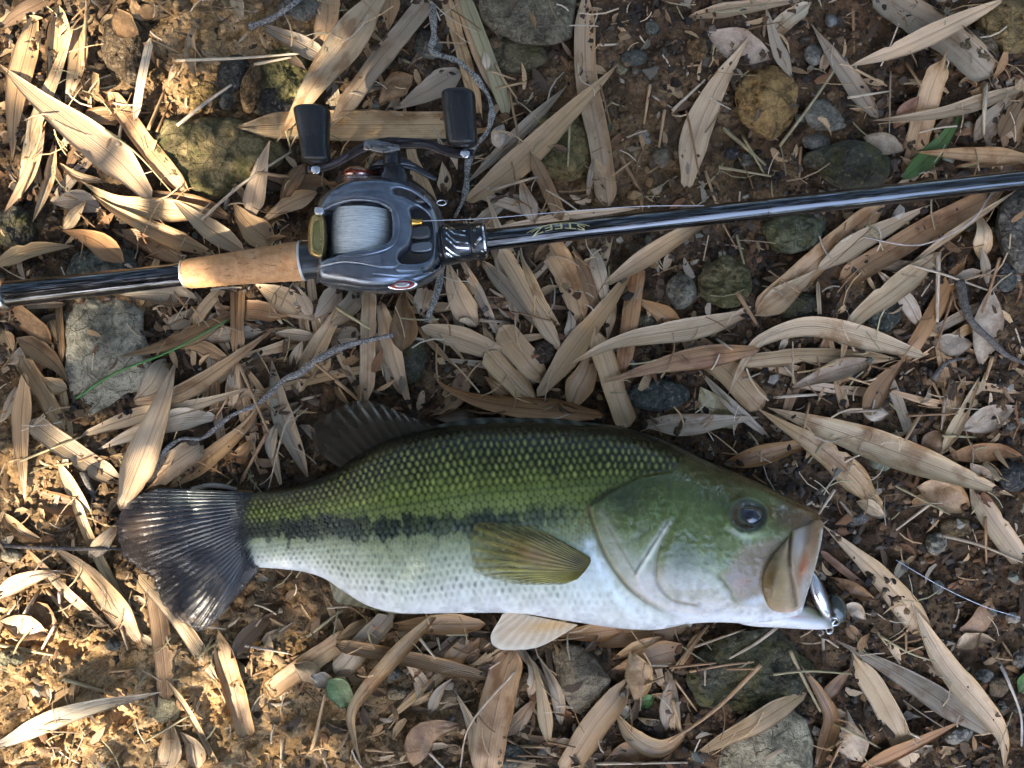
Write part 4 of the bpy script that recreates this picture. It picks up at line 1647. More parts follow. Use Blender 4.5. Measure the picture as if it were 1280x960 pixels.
def fish_skin(px, py, d):
    """Colour and relief (in pixels) of the bass at photo place px, py; d runs 0 at the back to 1 at the belly."""
    nz = fbm(px / 26, py / 26, octs=4)
    nf = fbm(px / 7, py / 7 + 4, octs=3)
    dd = np.clip(d + 0.035 * nz, 0, 1)
    g = np.array(FISH_GRAD[1])
    c = np.stack([np.interp(dd, FISH_GRAD[0], g[:, k]) for k in range(3)], -1)
    inhead = sdf(px, py, GILL)
    head = sstep(-3, 3, inhead)
    relief = np.zeros(px.shape)
    # dark band along the flank
    yc = np.interp(px, [285, 340, 420, 560, 640, 700, 745], [662, 659, 660, 658, 650, 642, 634])
    amp = np.interp(px, [285, 330, 580, 680, 740, 770], [0.9, 1.0, 1.0, 0.75, 0.45, 0.0])
    streak = vnoise(px / 7.5, py / 34) + 0.6 * vnoise(px / 19 + 7, py / 60)
    wid = 17 + 5 * streak
    band = amp * np.exp(-np.abs((py - yc) / np.maximum(wid, 11)) ** 2.6) * np.clip(1.1 + 0.3 * streak, 0.6, 1)
    rag = 0.30 * vnoise(px / 3.2, py / 9 + 2) + 0.28 * vnoise(px / 8 + 9, py / 22)
    band = np.clip(0.35 * band + 0.75 * sstep(0.42, 0.66, band + rag) * amp, 0, 1)
    c = mixc(c, (0.012, 0.020, 0.016), np.clip(band, 0, 1) * (1 - head) * 0.97 * (0.82 + 0.18 * sstep(-0.6, 0.1, vnoise(px / 11 + 3, py / 45) + 0.5 * vnoise(px / 4.5, py / 20))))
    # brighter yellow-green strip just above and below the band
    c = mixc(c, (0.20, 0.24, 0.075), 0.35 * np.exp(-((py - yc + 27) / 12) ** 2) * (1 - head) * np.interp(px, [480, 620], [0.2, 1]))
    # scales
    hloc = np.interp(px, [285, 340, 415, 505, 600, 760, 860], [90, 96, 130, 220, 240, 250, 215])
    q = (hloc / 245)
    ylat = np.interp(px, [285, 330, 400, 460, 600, 740, 800], [662, 658, 648, 638, 616, 607, 604])
    grid = np.linspace(280, 900, 400)
    gq = np.interp(grid, [285, 340, 415, 505, 600, 760, 860], [90, 96, 130, 220, 240, 250, 215]) / 245
    cum = np.concatenate([[0], np.cumsum(np.diff(grid) / (9.0 * gq[1:] ** 0.35))])
    s = np.interp(px, grid, cum)
    t = (py - ylat) / (9.3 * q ** 0.5)
    s = s + 0.30 * nz + 0.012 * (t * t) * np.sign(-t) * 0.3
    t = t + 0.24 * fbm(px / 40 + 30, py / 40, octs=2)
    row = np.floor(t)
    ss = s + 0.5 * (row % 2)
    cs, ct = ss - np.floor(ss) - 0.5, t - row - 0.5
    rnd = _hash(np.floor(ss).astype(np.int64), row.astype(np.int64), np.zeros(row.shape, np.int64))
    spot = np.exp(-((cs / 0.20) ** 2 + (ct / 0.40) ** 2) ** 1.3)
    body = 1 - head
    up = body * sstep(-0.2, -1.5, t) * (0.45 + 0.75 * rnd) * sstep(0.03, 0.13, d)
    c = mixc(c, (0.32, 0.34, 0.085), np.clip(spot * up * 0.9, 0, 1))
    edge = np.exp(-((np.abs(cs) + 0.5 * np.abs(ct) - 0.60) / 0.12) ** 2)
    c = c * (1 - (0.68 * edge * body * sstep(0.75, 0.45, d))[..., None])
    low = body * sstep(2.0, 5.0, t) * sstep(0.985, 0.86, d)
    lspot = np.exp(-(((cs + 0.05) / 0.27) ** 2 + (ct / 0.42) ** 2) ** 1.3)
    c = mixc(c, (0.115, 0.15, 0.115), np.clip(lspot * low * (0.45 + 0.8 * rnd) * np.interp(px, [300, 350, 720, 780], [0.5, .9, .8, 0.2]), 0, 0.9))
    sh = body * np.interp(d, [0, 0.06, 0.2, 0.85, 1], [0.2, .7, 1, .7, .25])
    relief += sh * (1.1 * (cs + 0.5) * (1 - 1.4 * np.abs(ct)) - 0.5 * edge)
    relief += sh * (rnd - 0.5) * 2.4 * cs
    # the thin lateral line
    ll = np.exp(-((py - ylat) / 1.3) ** 2) * body * (np.abs(cs) < 0.3)
    c = mixc(c, (0.05, 0.06, 0.03), 0.6 * ll)
    c = mixc(c, (0.02, 0.02, 0.012), 0.85 * blob(px, py, 693, 585, 7, 6))
    # warm tint on the back of the tail stalk, white underside
    c = mixc(c, (0.11, 0.085, 0.03), 0.5 * blob(px, py, 345, 622, 60, 9))
    # dark fin rays begin on the scales of the tail stalk
    c = mixc(c, (0.045, 0.05, 0.04), 0.85 * sstep(322, 296, px + 9 * vnoise(py / 4.0, px / 30)))
    # fleck noise
    c = c * (1 + 0.16 * nf)[..., None]

    # ---- head
    hc = np.array([(0.030, 0.028, 0.010), (0.055, 0.055, 0.014), (0.062, 0.080, 0.018), (0.10, 0.128, 0.034), (0.19, 0.22, 0.095), (0.36, 0.38, 0.28), (0.52, 0.52, 0.49), (0.62, 0.64, 0.67)])
    hd = np.clip(dd + 0.05 * nf, 0, 1)
    h = np.stack([np.interp(hd, [0, .13, .25, .48, .64, .765, .885, 1], hc[:, k]) for k in range(3)], -1)
    ret = 1 - np.abs(fbm(px / 9 + 50, py / 9, octs=2))
    h = h * (0.72 + 0.42 * ret)[..., None]
    h = mixc(h, (0.22, 0.30, 0.13), 0.5 * sstep(0.86, 1.0, ret) * sstep(0.2, 0.35, d) * sstep(0.8, 0.6, d))
    h = mixc(h, (0.105, 0.135, 0.038), 0.5 * blob(px, py, 868, 655, 40, 50))
    h = mixc(h, (0.022, 0.032, 0.016), 0.8 * blob(px, py, 780, 620, 34, 24))
    h = mixc(h, (0.03, 0.04, 0.02), 0.5 * blob(px, py, 850, 700, 18, 30))
    h = mixc(h, (0.15, 0.075, 0.028), 0.9 * blob(px, py, 1005, 650, 34, 24, 20))
    h = mixc(h, (0.08, 0.05, 0.018), 0.7 * blob(px, py, 960, 622, 50, 14, 30))
    h = mixc(h, (0.40, 0.34, 0.28), 0.40 * blob(px, py, 860, 735, 60, 20, 10))
    h = mixc(h, (0.52, 0.44, 0.38), 0.6 * blob(px, py, 806, 733, 30, 24, 40))
    h = mixc(h, (0.34, 0.32, 0.24), 0.55 * blob(px, py, 765, 685, 13, 40, -28))
    h = mixc(h, (0.72, 0.76, 0.80), 0.8 * blob(px, py, 850, 778, 120, 14, 2))
    memb = sstep(-8, 8, sdf(px, py, [(930, 682), (981, 671), (968, 697), (956, 731), (956, 757), (922, 756), (912, 738), (902, 722)]))
    h = mixc(h, (0.25, 0.195, 0.13), memb * 0.95)
    h = mixc(h, (0.34, 0.13, 0.07), 0.4 * memb * blob(px, py, 929, 728, 11, 7, -30))
    h = mixc(h, (0.58, 0.62, 0.64), 0.8 * blob(px, py, 945, 752, 16, 6, -15))
    s1, _ = stroke(px, py, [(902, 722), (913, 736), (919, 752)], 3)
    h = mixc(h, (0.20, 0.18, 0.07), 0.7 * s1)
    # ring of the orbit, silver-green skin below the eye
    er = np.hypot((px - 935) / 1.12, py - 644)
    h = mixc(h, (0.018, 0.018, 0.012), sstep(25, 17, er) * 0.95)
    h = mixc(h, (0.36, 0.42, 0.24), 0.65 * blob(px, py, 945, 669, 26, 5, -8) * (0.5 + 0.6 * ret))
    h = mixc(h, (0.20, 0.30, 0.12), 0.45 * blob(px, py, 950, 622, 26, 8, 20))
    h = mixc(h, (0.5, 0.5, 0.45), 0.6 * blob(px, py, 978, 634, 2.5, 2.5))
    h = mixc(h, (0.02, 0.015, 0.01), 0.8 * blob(px, py, 977, 638, 2.5, 1.8))
    # folds of the gill cover
    s2, t2 = stroke(px, py, [(839, 646), (826, 668), (811, 693), (797, 716)], 4.2)
    h = mixc(h, (0.74, 0.75, 0.60), 0.9 * s2 * sstep(0, 0.25, t2))
    s3, _ = stroke(px, py, [(834, 652), (815, 682), (794, 714)], 2.0)
    h = mixc(h, (0.05, 0.045, 0.02), 0.7 * s3)
    s4, _ = stroke(px, py, [(838, 657), (825, 680), (820, 705), (822, 729), (840, 750), (870, 757)], 2.2)
    h = mixc(h, (0.14, 0.11, 0.06), 0.65 * s4)
    s5, _ = stroke(px, py, [(762, 660), (776, 686), (795, 717)], 1.7)
    h = mixc(h, (0.08, 0.07, 0.03), 0.62 * s5)
    s5b, _ = stroke(px, py, [(752, 640), (766, 664), (779, 690), (796, 719)], 5)
    h = mixc(h, (0.36, 0.35, 0.24), 0.3 * s5b)
    s6, _ = stroke(px, py, [(797, 718), (806, 742), (835, 757), (880, 768)], 3)
    h = mixc(h, (0.62, 0.57, 0.52), 0.5 * s6)
    c = c * (1 - head[..., None]) + h * head[..., None]
    # pale blue skin behind the gill cover, dark gap at its edge
    s7, t7 = stroke(px, py, [(733, 665), (741, 692), (756, 722), (774, 748), (800, 766)], 9)
    c = mixc(c, (0.70, 0.80, 0.86), (0.55 + 0.4 * nf) * s7 * (1 - head) * sstep(0, .15, t7))
    c = mixc(c, (0.62, 0.71, 0.74), 0.6 * blob(px, py, 735, 725, 34, 34) * (1 - head))
    gapl, tg = stroke(px, py, GILL[16:] + GILL[:8], 2.6)
    c = mixc(c, (0.03, 0.028, 0.016), 0.8 * gapl * sstep(1.0, 0.55, tg))
    s9, _ = stroke(px, py, [(735, 636), (727, 655), (724, 672)], 4)
    c = mixc(c, (0.15, 0.12, 0.05), 0.5 * s9)
    ridge, _ = stroke(px, py, [(792, 592), (830, 585), (870, 570)], 2)
    c = mixc(c, (0.015, 0.015, 0.008), 0.5 * ridge)

    # relief of the head
    relief += 10.0 * sstep(-1.5, 4.5, inhead) * sstep(1060, 900, px) * sstep(0.98, 0.85, d) * sstep(0.06, 0.3, d)
    relief += 3.0 * s2 * (0.7 + 0.5 * nz) - 2.4 * s3 - 1.6 * s4 - 1.2 * s5 - 1.0 * s1 + 1.0 * s5b + 1.0 * s6
    relief += 2.2 * sstep(0, 12, sdf(px, py, [(838, 657), (822, 690), (821, 729), (842, 751), (900, 745), (905, 700), (900, 640), (860, 620)])) * 1.0
    relief -= 4.0 * memb
    relief += 5.0 * np.exp(-((er - 22) / 5) ** 2) - 7 * sstep(18, 8, er)
    relief += head * ((1 - 0.6 * sstep(0.55, 0.75, d)) * (0.8 * (ret - 0.8) + 0.3 * nf))
    relief += 1.8 * blob(px, py, 1005, 648, 30, 12, 20)
    return np.concatenate([np.clip(c, 0.004, 0.85), (0.14 + 0.40 * head + 0.10 * sstep(0.25, 0.05, d))[..., None]], -1), relief


def skin_material(name, rough=0.3, coat=0.5, bump=0.0003, scale=1200, spec=0.5, alpha=False, wet=False):
    k = Mat(name)
    at = k.n('ShaderNodeAttribute', attribute_name='Col')
    k.color(at.outputs['Color'])
    n1 = k.noise(k.coords('Object', shift=False), scale, 3)
    n2 = k.noise(k.coords('Object', shift=False), 60, 3)
    k.l(k.ramp(n2, 0.3, 0.7, rough * 0.75, rough * 1.5), k.b.inputs['Roughness'])
    k.val('Specular IOR Level', spec).val('Coat Weight', coat).val('Coat Roughness', 0.08)
    k.bump(n1, bump, 0.5)
    if wet:
        k.l(at.outputs['Alpha'], k.b.inputs['Coat Weight'])
    if alpha:
        tr = k.n('ShaderNodeBsdfTransparent')
        mx = k.n('ShaderNodeMixShader')
        k.l(at.outputs['Alpha'], mx.inputs[0])
        k.l(tr.outputs[0], mx.inputs[1])
        k.l(k.b.outputs[0], mx.inputs[2])
        k.l(mx.outputs[0], k.t.nodes['Material Output'].inputs['Surface'])
    return k.m


M_SKIN = skin_material('fish_skin', 0.26, 0.10, 0.0009, 420, spec=0.20)
M_WET = skin_material('wet_scales', 0.26, 0.1, 0.0009, 420, spec=0.22, wet=True)
M_SIDEFIN = skin_material('side_fin_membrane', 0.32, 0.2, 0.0003, spec=0.35, alpha=True)
M_DRYFIN = skin_material('fin_skin', 0.5, 0.0, 0.0002, spec=0.12, alpha=True)
M_FIN = skin_material('fin_membrane', 0.22, 0.5, 0.0005, 400, alpha=True)


def fish_surface_z(px, py):
    """Height of the bass's upper flank above the ground at a photo place."""
    best = None
    n = len(FT)
    dst = np.abs(FT[:, 0] + (FT[:, 2] - FT[:, 0]) * np.clip((py - FT[:, 1]) / (FT[:, 3] - FT[:, 1]), 0, 1) - px)
    q = int(np.argmin(dst))
    e = np.clip(2 * (py - FT[q, 1]) / (FT[q, 3] - FT[q, 1]) - 1, -1, 1)
    return fish_zc(q / (n - 1)) + FT[q, 4] * PXM * max(0.0, 1 - abs(e) ** 2.3) ** 0.56


def dome(name, outline, zfun, h, colfun, mat, parent, rings=26, seg=110, p=2.5, relief=None):
    """A raised plate with its own thickness, lying on zfun."""
    o = catmull(list(outline) + [outline[0]], seg + 1)[:-1]
    c = np.mean(o, 0)
    th = np.linspace(0, 1, rings) * math.pi / 2
    rr = np.concatenate([np.sin(th), [1.0, 0.9]])
    zz = np.concatenate([np.cos(th) ** (2 / p), [-0.5, -1.2]])
    x = c[0] + rr[:, None] * (o[None, :, 0] - c[0])
    y = c[1] + rr[:, None] * (o[None, :, 1] - c[1])
    z0 = np.vectorize(zfun)(x, y)
    z = z0 + zz[:, None] * h
    if relief is not None:
        z = z + relief(x, y) * PXM
    v = PA(x, y, z).reshape(-1, 3)
    f = grid_faces(len(rr), seg, True).tolist()
    f.append([(len(rr) - 1) * seg + k for k in range(seg)])
    ob = mesh_object(name, v, f, mat, col=colfun(x, y).reshape(-1, 3))
    if parent is not None:
        adopt(ob, parent)
    return ob


def fin(name, base, outer, z_base, z_outer, colfun, parent, nr=28, nt=60, rays=14, ray_h=0.0006, ragged=0.0, thick=0.0006, mat=None, zfun=None, edge=1.0, root_fade=0.0):
    """A fan of rays from a base line to an outer line."""
    b = catmull(base, nt)
    o = catmull(outer, nt)
    t = np.linspace(0, 1, nt)
    r = np.linspace(0, 1, nr)
    ext = 1 + ragged * vnoise(t * rays * 1.0 + 3.3, 0.5) - ragged * 0.6 * np.abs(np.sin(t * rays * math.pi))
    x = b[None, :, 0] + (o[None, :, 0] - b[None, :, 0]) * r[:, None] * ext[None]
    y = b[None, :, 1] + (o[None, :, 1] - b[None, :, 1]) * r[:, None] * ext[None]
    zb = z_base if np.ndim(z_base) else np.full(nt, z_base)
    zo = z_outer if np.ndim(z_outer) else np.full(nt, z_outer)
    z = np.interp(t, np.linspace(0, 1, len(zb)), zb)[None] * (1 - r[:, None]) + np.interp(t, np.linspace(0, 1, len(zo)), zo)[None] * r[:, None]
    if zfun is not None:
        z = np.vectorize(zfun)(x, y)
    jit = 0.12 * vnoise(t * 37, 2.2)
    ray = np.abs(np.sin((t + 0.004 * jit) * rays * math.pi)) ** 3
    fine = np.abs(np.sin(t[None] * rays * math.pi * (2 + 0 * r[:, None]))) * sstep(0.35, 0.8, r)[:, None]
    z = z + ray_h * (ray[None] * (1 - 0.5 * r[:, None]) + 0.4 * fine) + ray_h * 1.2 * vnoise(x / 22, y / 22)
    col = colfun(x, y, r[:, None] + 0 * x, ray[None] + 0 * x)
    al = 1 - (1 - edge) * sstep(0.35, 1.0, r[:, None] - 0.18 * ray[None])
    if root_fade:
        al = al * sstep(0.0, root_fade, r[:, None] + 0.35 * root_fade * vnoise(t * 60, 1.5)[None] - 0.25 * root_fade)
    col = np.concatenate([col, np.broadcast_to(al, x.shape)[..., None]], -1)
    v = PA(x, y, z)
    w = v.copy()
    w[..., 2] -= thick
    k = nr * nt
    f = grid_faces(nr, nt).tolist() + (grid_faces(nr, nt, flip=True) + k).tolist()
    rim = [i * nt for i in range(nr)] + [(nr - 1) * nt + j for j in range(1, nt)] + [i * nt + nt - 1 for i in range(nr - 2, -1, -1)] + [j for j in range(nt - 2, 0, -1)]
    for q in range(len(rim)):
        a, c = rim[q], rim[(q + 1) % len(rim)]
        f.append([a, c, c + k, a + k])
    ob = mesh_object(name, np.vstack([v.reshape(-1, 3), w.reshape(-1, 3)]), f, mat or M_FIN, col=np.vstack([col.reshape(-1, 4)] * 2))
    adopt(ob, parent)
    stamp(v[..., 0], v[..., 1], v[..., 2])
    return ob


def build_bass():
    root = empty('largemouth_bass', P(660, 660, 0.0))
    tag(root, 'green-backed bass with a dark side band and pale belly lying on the leaf litter', 'fish')
    n = len(FT)
    nt, nb = 210, 26
    th = np.concatenate([np.linspace(-math.pi / 2, math.pi / 2, nt), np.linspace(math.pi / 2, 3 * math.pi / 2, nb + 2)[1:-1]])
    e = np.sin(th)
    u = np.linspace(0, 1, n)
    d = (e + 1) / 2
    x = FT[:, 0:1] + (FT[:, 2:3] - FT[:, 0:1]) * d[None]
    y = FT[:, 1:2] + (FT[:, 3:4] - FT[:, 1:2]) * d[None]
    col, rel = fish_skin(x, y, np.broadcast_to(d[None], x.shape))
    prof = np.clip(1 - np.abs(e) ** 2.3, 0, 1) ** 0.56 * np.where(np.arange(len(e)) < nt, 1, -0.95)
    endfade = sstep(0, 0.02, u) * sstep(1, 0.985, u)
    z = fish_zc(u)[:, None] + FT[:, 4:5] * PXM * prof[None] * 1.0
    upper = (np.arange(len(e)) < nt)[None] * np.clip((1 - np.abs(e)) * 6, 0, 1)[None]
    z = z + rel * PXM * 0.62 * upper * endfade[:, None]
    z = np.maximum(z, 0.0025)
    v = PA(x, y, z)
    m = len(e)
    f = grid_faces(n, m, True).tolist()
    f.append(list(range(m)))
    f.append([(n - 1) * m + k for k in range(m)][::-1])
    body = mesh_object('body', v.reshape(-1, 3), f, M_WET, col=col.reshape(-1, 4))
    adopt(body, root)
    stamp(v[:, :nt, 0], v[:, :nt, 1], v[:, :nt, 2])

    # tail fin
    def tail_col(x, y, r, ray):
        c = np.zeros(x.shape + (3,)) + np.array((0.024, 0.025, 0.032))
        c = mixc(c, (0.075, 0.072, 0.075), ray * 0.35)
        c = mixc(c, (0.10, 0.115, 0.095), 0.8 * blob(x, y, 250, 622, 60, 12))
        c = mixc(c, (0.16, 0.10, 0.06), 0.75 * blob(x, y, 172, 690, 28, 55) * sstep(0.4, 0.8, r))
        c = mixc(c, (0.10, 0.12, 0.06), 0.7 * sstep(0.12, 0.0, r))
        return c * (1 + 0.25 * fbm(x / 9, y / 30, octs=3))[..., None]
    fin('tail_fin', [(325, 616), (318, 640), (316, 662), (318, 690), (325, 709)],
        [(196, 610), (160, 628), (146, 660), (158, 700), (190, 722), (204, 757), (232, 782), (258, 786), (318, 722)],
        [float(fish_surface_z(a, b)) + 0.0007 for a, b in catmull([(325, 616), (318, 640), (316, 662), (318, 690), (325, 709)], 17)], [0.012, 0.0115, 0.013, 0.010, 0.009, 0.010, 0.011, 0.009, 0.008], tail_col, root, edge=0.5, root_fade=0.16, nr=70, nt=340, rays=34, ray_h=0.0006, ragged=0.018)

    # back fin
    def back_col(x, y, r, ray):
        c = np.zeros(x.shape + (3,)) + np.array((0.020, 0.016, 0.011))
        c = mixc(c, (0.04, 0.034, 0.022), ray * 0.4)
        c = mixc(c, (0.40, 0.40, 0.34), 0.5 * (ray > 0.72) * blob(x, y, 480, 520, 50, 16, 14) * sstep(0.45, 0.8, r))
        return c
    fin('dorsal_fin', [(548, 534), (515, 542), (480, 556), (450, 572), (424, 586)], [(538, 531), (505, 517), (472, 504), (440, 503), (392, 530), (394, 564)],
        [0.036, 0.034, 0.032, 0.029, 0.026], [0.036, 0.032, 0.028, 0.024, 0.019, 0.020], back_col, root, mat=M_DRYFIN, edge=0.4, nr=40, nt=90, rays=13, ray_h=0.0004, ragged=0.01)
    # low spiny fin folded along the back
    def spine_col(x, y, r, ray):
        return mixc(np.zeros(x.shape + (3,)) + np.array((0.022, 0.022, 0.014)), (0.10, 0.10, 0.08), ray * 0.6)
    fin('spiny_fin', [(762, 535), (700, 531), (640, 530), (590, 532), (545, 538)], [(752, 530), (695, 523), (640, 522), (590, 523), (540, 532)],
        [0.036, 0.038, 0.038, 0.037, 0.036], [0.035, 0.034, 0.034, 0.034, 0.034], spine_col, root, mat=M_DRYFIN, nr=8, nt=120, rays=9, ray_h=0.0009, ragged=0.1)

    # side fin
    def side_col(x, y, r, ray):
        c = np.zeros(x.shape + (3,)) + np.array((0.25, 0.225, 0.045))
        c = mixc(c, (0.055, 0.055, 0.010), (1 - ray) * 0.55)
        c = mixc(c, (0.045, 0.045, 0.015), 0.8 * blob(x, y, 660, 668, 62, 10, 16))
        c = mixc(c, (0.15, 0.050, 0.020), 0.8 * blob(x, y, 668, 694, 42, 14, 20) * (0.5 + 0.5 * ray))
        c = mixc(c, (0.040, 0.032, 0.012), 0.9 * blob(x, y, 722, 702, 22, 13, 22))
        c = mixc(c, (0.35, 0.33, 0.10), 0.5 * blob(x, y, 650, 722, 60, 9, 8) * ray)
        return c * (1 + 0.2 * fbm(x / 8, y / 5, octs=2))[..., None]
    zs = lambda pts, up: [float(fish_surface_z(a, b)) + up for a, b in pts]
    pb = [(738, 697), (738, 703), (732, 713), (722, 724)]
    po = [(712, 682), (675, 662), (640, 655), (596, 654), (588, 676), (592, 712), (625, 726), (655, 731), (704, 731)]
    fin('pectoral_fin', pb, po, 0.0, 0.0, side_col, root, zfun=lambda a, b: float(fish_surface_z(a, b)) + 0.0011, mat=M_SIDEFIN, edge=0.12, nr=46, nt=150, rays=22, ray_h=0.00035, ragged=0.012, thick=0.0008)

    # belly fin
    def pelvic_col(x, y, r, ray):
        c = np.zeros(x.shape + (3,)) + np.array((0.50, 0.42, 0.32))
        c = mixc(c, (0.34, 0.26, 0.17), (1 - ray) * 0.5)
        c = mixc(c, (0.46, 0.27, 0.085), 0.8 * blob(x, y, 685, 782, 34, 8, -8))
        c = mixc(c, (0.62, 0.57, 0.48), 0.6 * sstep(0.75, 1, r))
        return c
    fin('pelvic_fin', [(634, 764), (670, 771), (700, 777), (722, 781)], [(628, 768), (613, 797), (622, 811), (645, 813), (678, 807), (722, 782)],
        [0.022, 0.022, 0.022, 0.022], [0.021, 0.014, 0.012, 0.011, 0.012, 0.021], pelvic_col, root, mat=M_SKIN, nr=36, nt=80, rays=11, ray_h=0.0005, ragged=0.02)

    # fin under the tail stalk
    def anal_col(x, y, r, ray):
        c = np.zeros(x.shape + (3,)) + np.array((0.13, 0.12, 0.07))
        return mixc(c, (0.05, 0.045, 0.025), (1 - ray) * 0.6)
    fin('anal_fin', [(408, 720), (440, 742), (470, 757), (505, 767)], [(412, 730), (420, 752), (440, 757), (492, 767)],
        [0.016, 0.017, 0.018, 0.018], [0.013, 0.009, 0.009, 0.016], anal_col, root, mat=M_SKIN, nr=20, nt=60, rays=9, ray_h=0.0006)

    # upper jaw plate
    jaw = [(990, 663), (1006, 655), (1021, 649), (1029, 654), (1027, 676), (1021, 702), (1011, 736), (1003, 756), (994, 764), (978, 766), (962, 760), (954, 742), (954, 722), (961, 703), (974, 686), (984, 674)]

    def jaw_col(x, y):
        c = np.zeros(x.shape + (3,)) + np.array((0.34, 0.25, 0.15))
        c = mixc(c, (0.095, 0.062, 0.018), 0.98 * blob(x, y, 962, 728, 13, 40, 12))
        c = mixc(c, (0.28, 0.20, 0.09), 0.8 * blob(x, y, 976, 738, 7, 32, 8))
        c = mixc(c, (0.36, 0.34, 0.32), 0.8 * blob(x, y, 1000, 676, 9, 22, 8))
        c = mixc(c, (0.40, 0.12, 0.045), 0.9 * blob(x, y, 1005, 708, 6, 17, 14))
        c = mixc(c, (0.20, 0.10, 0.045), 0.85 * blob(x, y, 1019, 668, 9, 30, 10))
        c = mixc(c, (0.46, 0.43, 0.40), 0.75 * blob(x, y, 1006, 735, 5, 26, 14))
        c = mixc(c, (0.50, 0.36, 0.30), 0.6 * blob(x, y, 985, 765, 24, 4))
        f1, _ = stroke(x, y, [(988, 668), (986, 700), (991, 730), (996, 756)], 2.0)
        c = mixc(c, (0.06, 0.035, 0.018), 0.8 * f1)
        f3, _ = stroke(x, y, [(1028, 664), (1023, 695), (1013, 735), (1005, 755)], 2.2)
        c = mixc(c, (0.60, 0.56, 0.50), 0.75 * f3)
        f2, _ = stroke(x, y, [(991, 661), (1008, 656), (1017, 652)], 1.6)
        c = mixc(c, (0.08, 0.04, 0.02), 0.6 * f2)
        return np.clip(c * (1 + 0.13 * fbm(x / 8, y / 14, octs=3))[..., None], 0.01, 0.8)

    def jaw_rel(x, y):
        f1, _ = stroke(x, y, [(988, 668), (986, 700), (991, 730), (996, 756)], 2.6)
        return -5.0 * f1 + 5.5 * blob(x, y, 970, 725, 8, 30, 10) - 3.5 * blob(x, y, 1001, 690, 6, 34, 8) + 4.0 * blob(x, y, 1012, 690, 6, 40, 10)
    dome('upper_jaw', jaw, lambda a, b: 0.0325 + float(np.interp(a, [945, 950, 985, 1005, 1020, 1030], [.0190, .0185, .0150, .0110, .0070, .0040])) * math.sqrt(max(0.0, 1 - ((b - 708) / 72) ** 2)), 0.0056, jaw_col, M_SKIN, root, p=3.2, relief=jaw_rel)

    # lower jaw
    low = [(905, 772), (925, 757), (950, 762), (985, 766), (1003, 758), (1014, 757), (1030, 768), (1042, 778), (1040, 785), (1020, 787), (980, 785), (935, 782)]

    def low_col(x, y):
        c = np.zeros(x.shape + (3,)) + np.array((0.66, 0.67, 0.69))
        c = mixc(c, (0.40, 0.36, 0.20), 0.9 * blob(x, y, 1014, 764, 22, 8, 22))
        c = mixc(c, (0.16, 0.17, 0.065), 0.8 * blob(x, y, 1024, 768, 14, 5, 30))
        c = mixc(c, (0.50, 0.24, 0.19), 0.6 * blob(x, y, 990, 770, 26, 2.6, 4))
        c = mixc(c, (0.14, 0.14, 0.09), 0.8 * blob(x, y, 1038, 782, 6, 6))
        return c
    dome('lower_jaw', low, lambda a, b: 0.019 - 0.00002 * (a - 905), 0.013, low_col, M_SKIN, root, p=2.2, rings=20)

    # eye
    k = Mat('fish_eye')
    at = k.n('ShaderNodeAttribute', attribute_name='Col')
    k.color(at.outputs['Color']).val('Roughness', 0.04).val('Coat Weight', 1.0).val('Coat Roughness', 0.02)
    zc = float(fish_surface_z(935, 645))
    R = 17.5 * PXM * 0.92
    nu, nv = 26, 48
    a = np.linspace(0, 1, nu) * math.pi * 0.62
    b = np.linspace(0, 2 * math.pi, nv, endpoint=False)
    ctr = np.array(P(935, 645, zc - 0.0052))
    vv = np.stack([np.sin(a)[:, None] * np.cos(b)[None] * R * 1.08, np.sin(a)[:, None] * np.sin(b)[None] * R * 0.86, (np.cos(a)[:, None] + 0 * b[None]) * R * 0.9], -1)
    rad = np.sin(a)[:, None] + 0 * b[None]
    cc = np.zeros(vv.shape) + np.array((0.008, 0.010, 0.018))
    cc = mixc(cc, (0.22, 0.17, 0.08), np.exp(-((rad - 0.82) / 0.045) ** 2) * 0.8)
    cc = mixc(cc, (0.025, 0.030, 0.05), sstep(0.84, 0.95, rad))
    ff = grid_faces(nu, nv, True).tolist()
    ff.append([(nu - 1) * nv + q for q in range(nv)])
    eye = mesh_object('eye', (vv + ctr).reshape(-1, 3), ff, k.m, col=cc.reshape(-1, 3))
    adopt(eye, root)
    return root


build_bass()


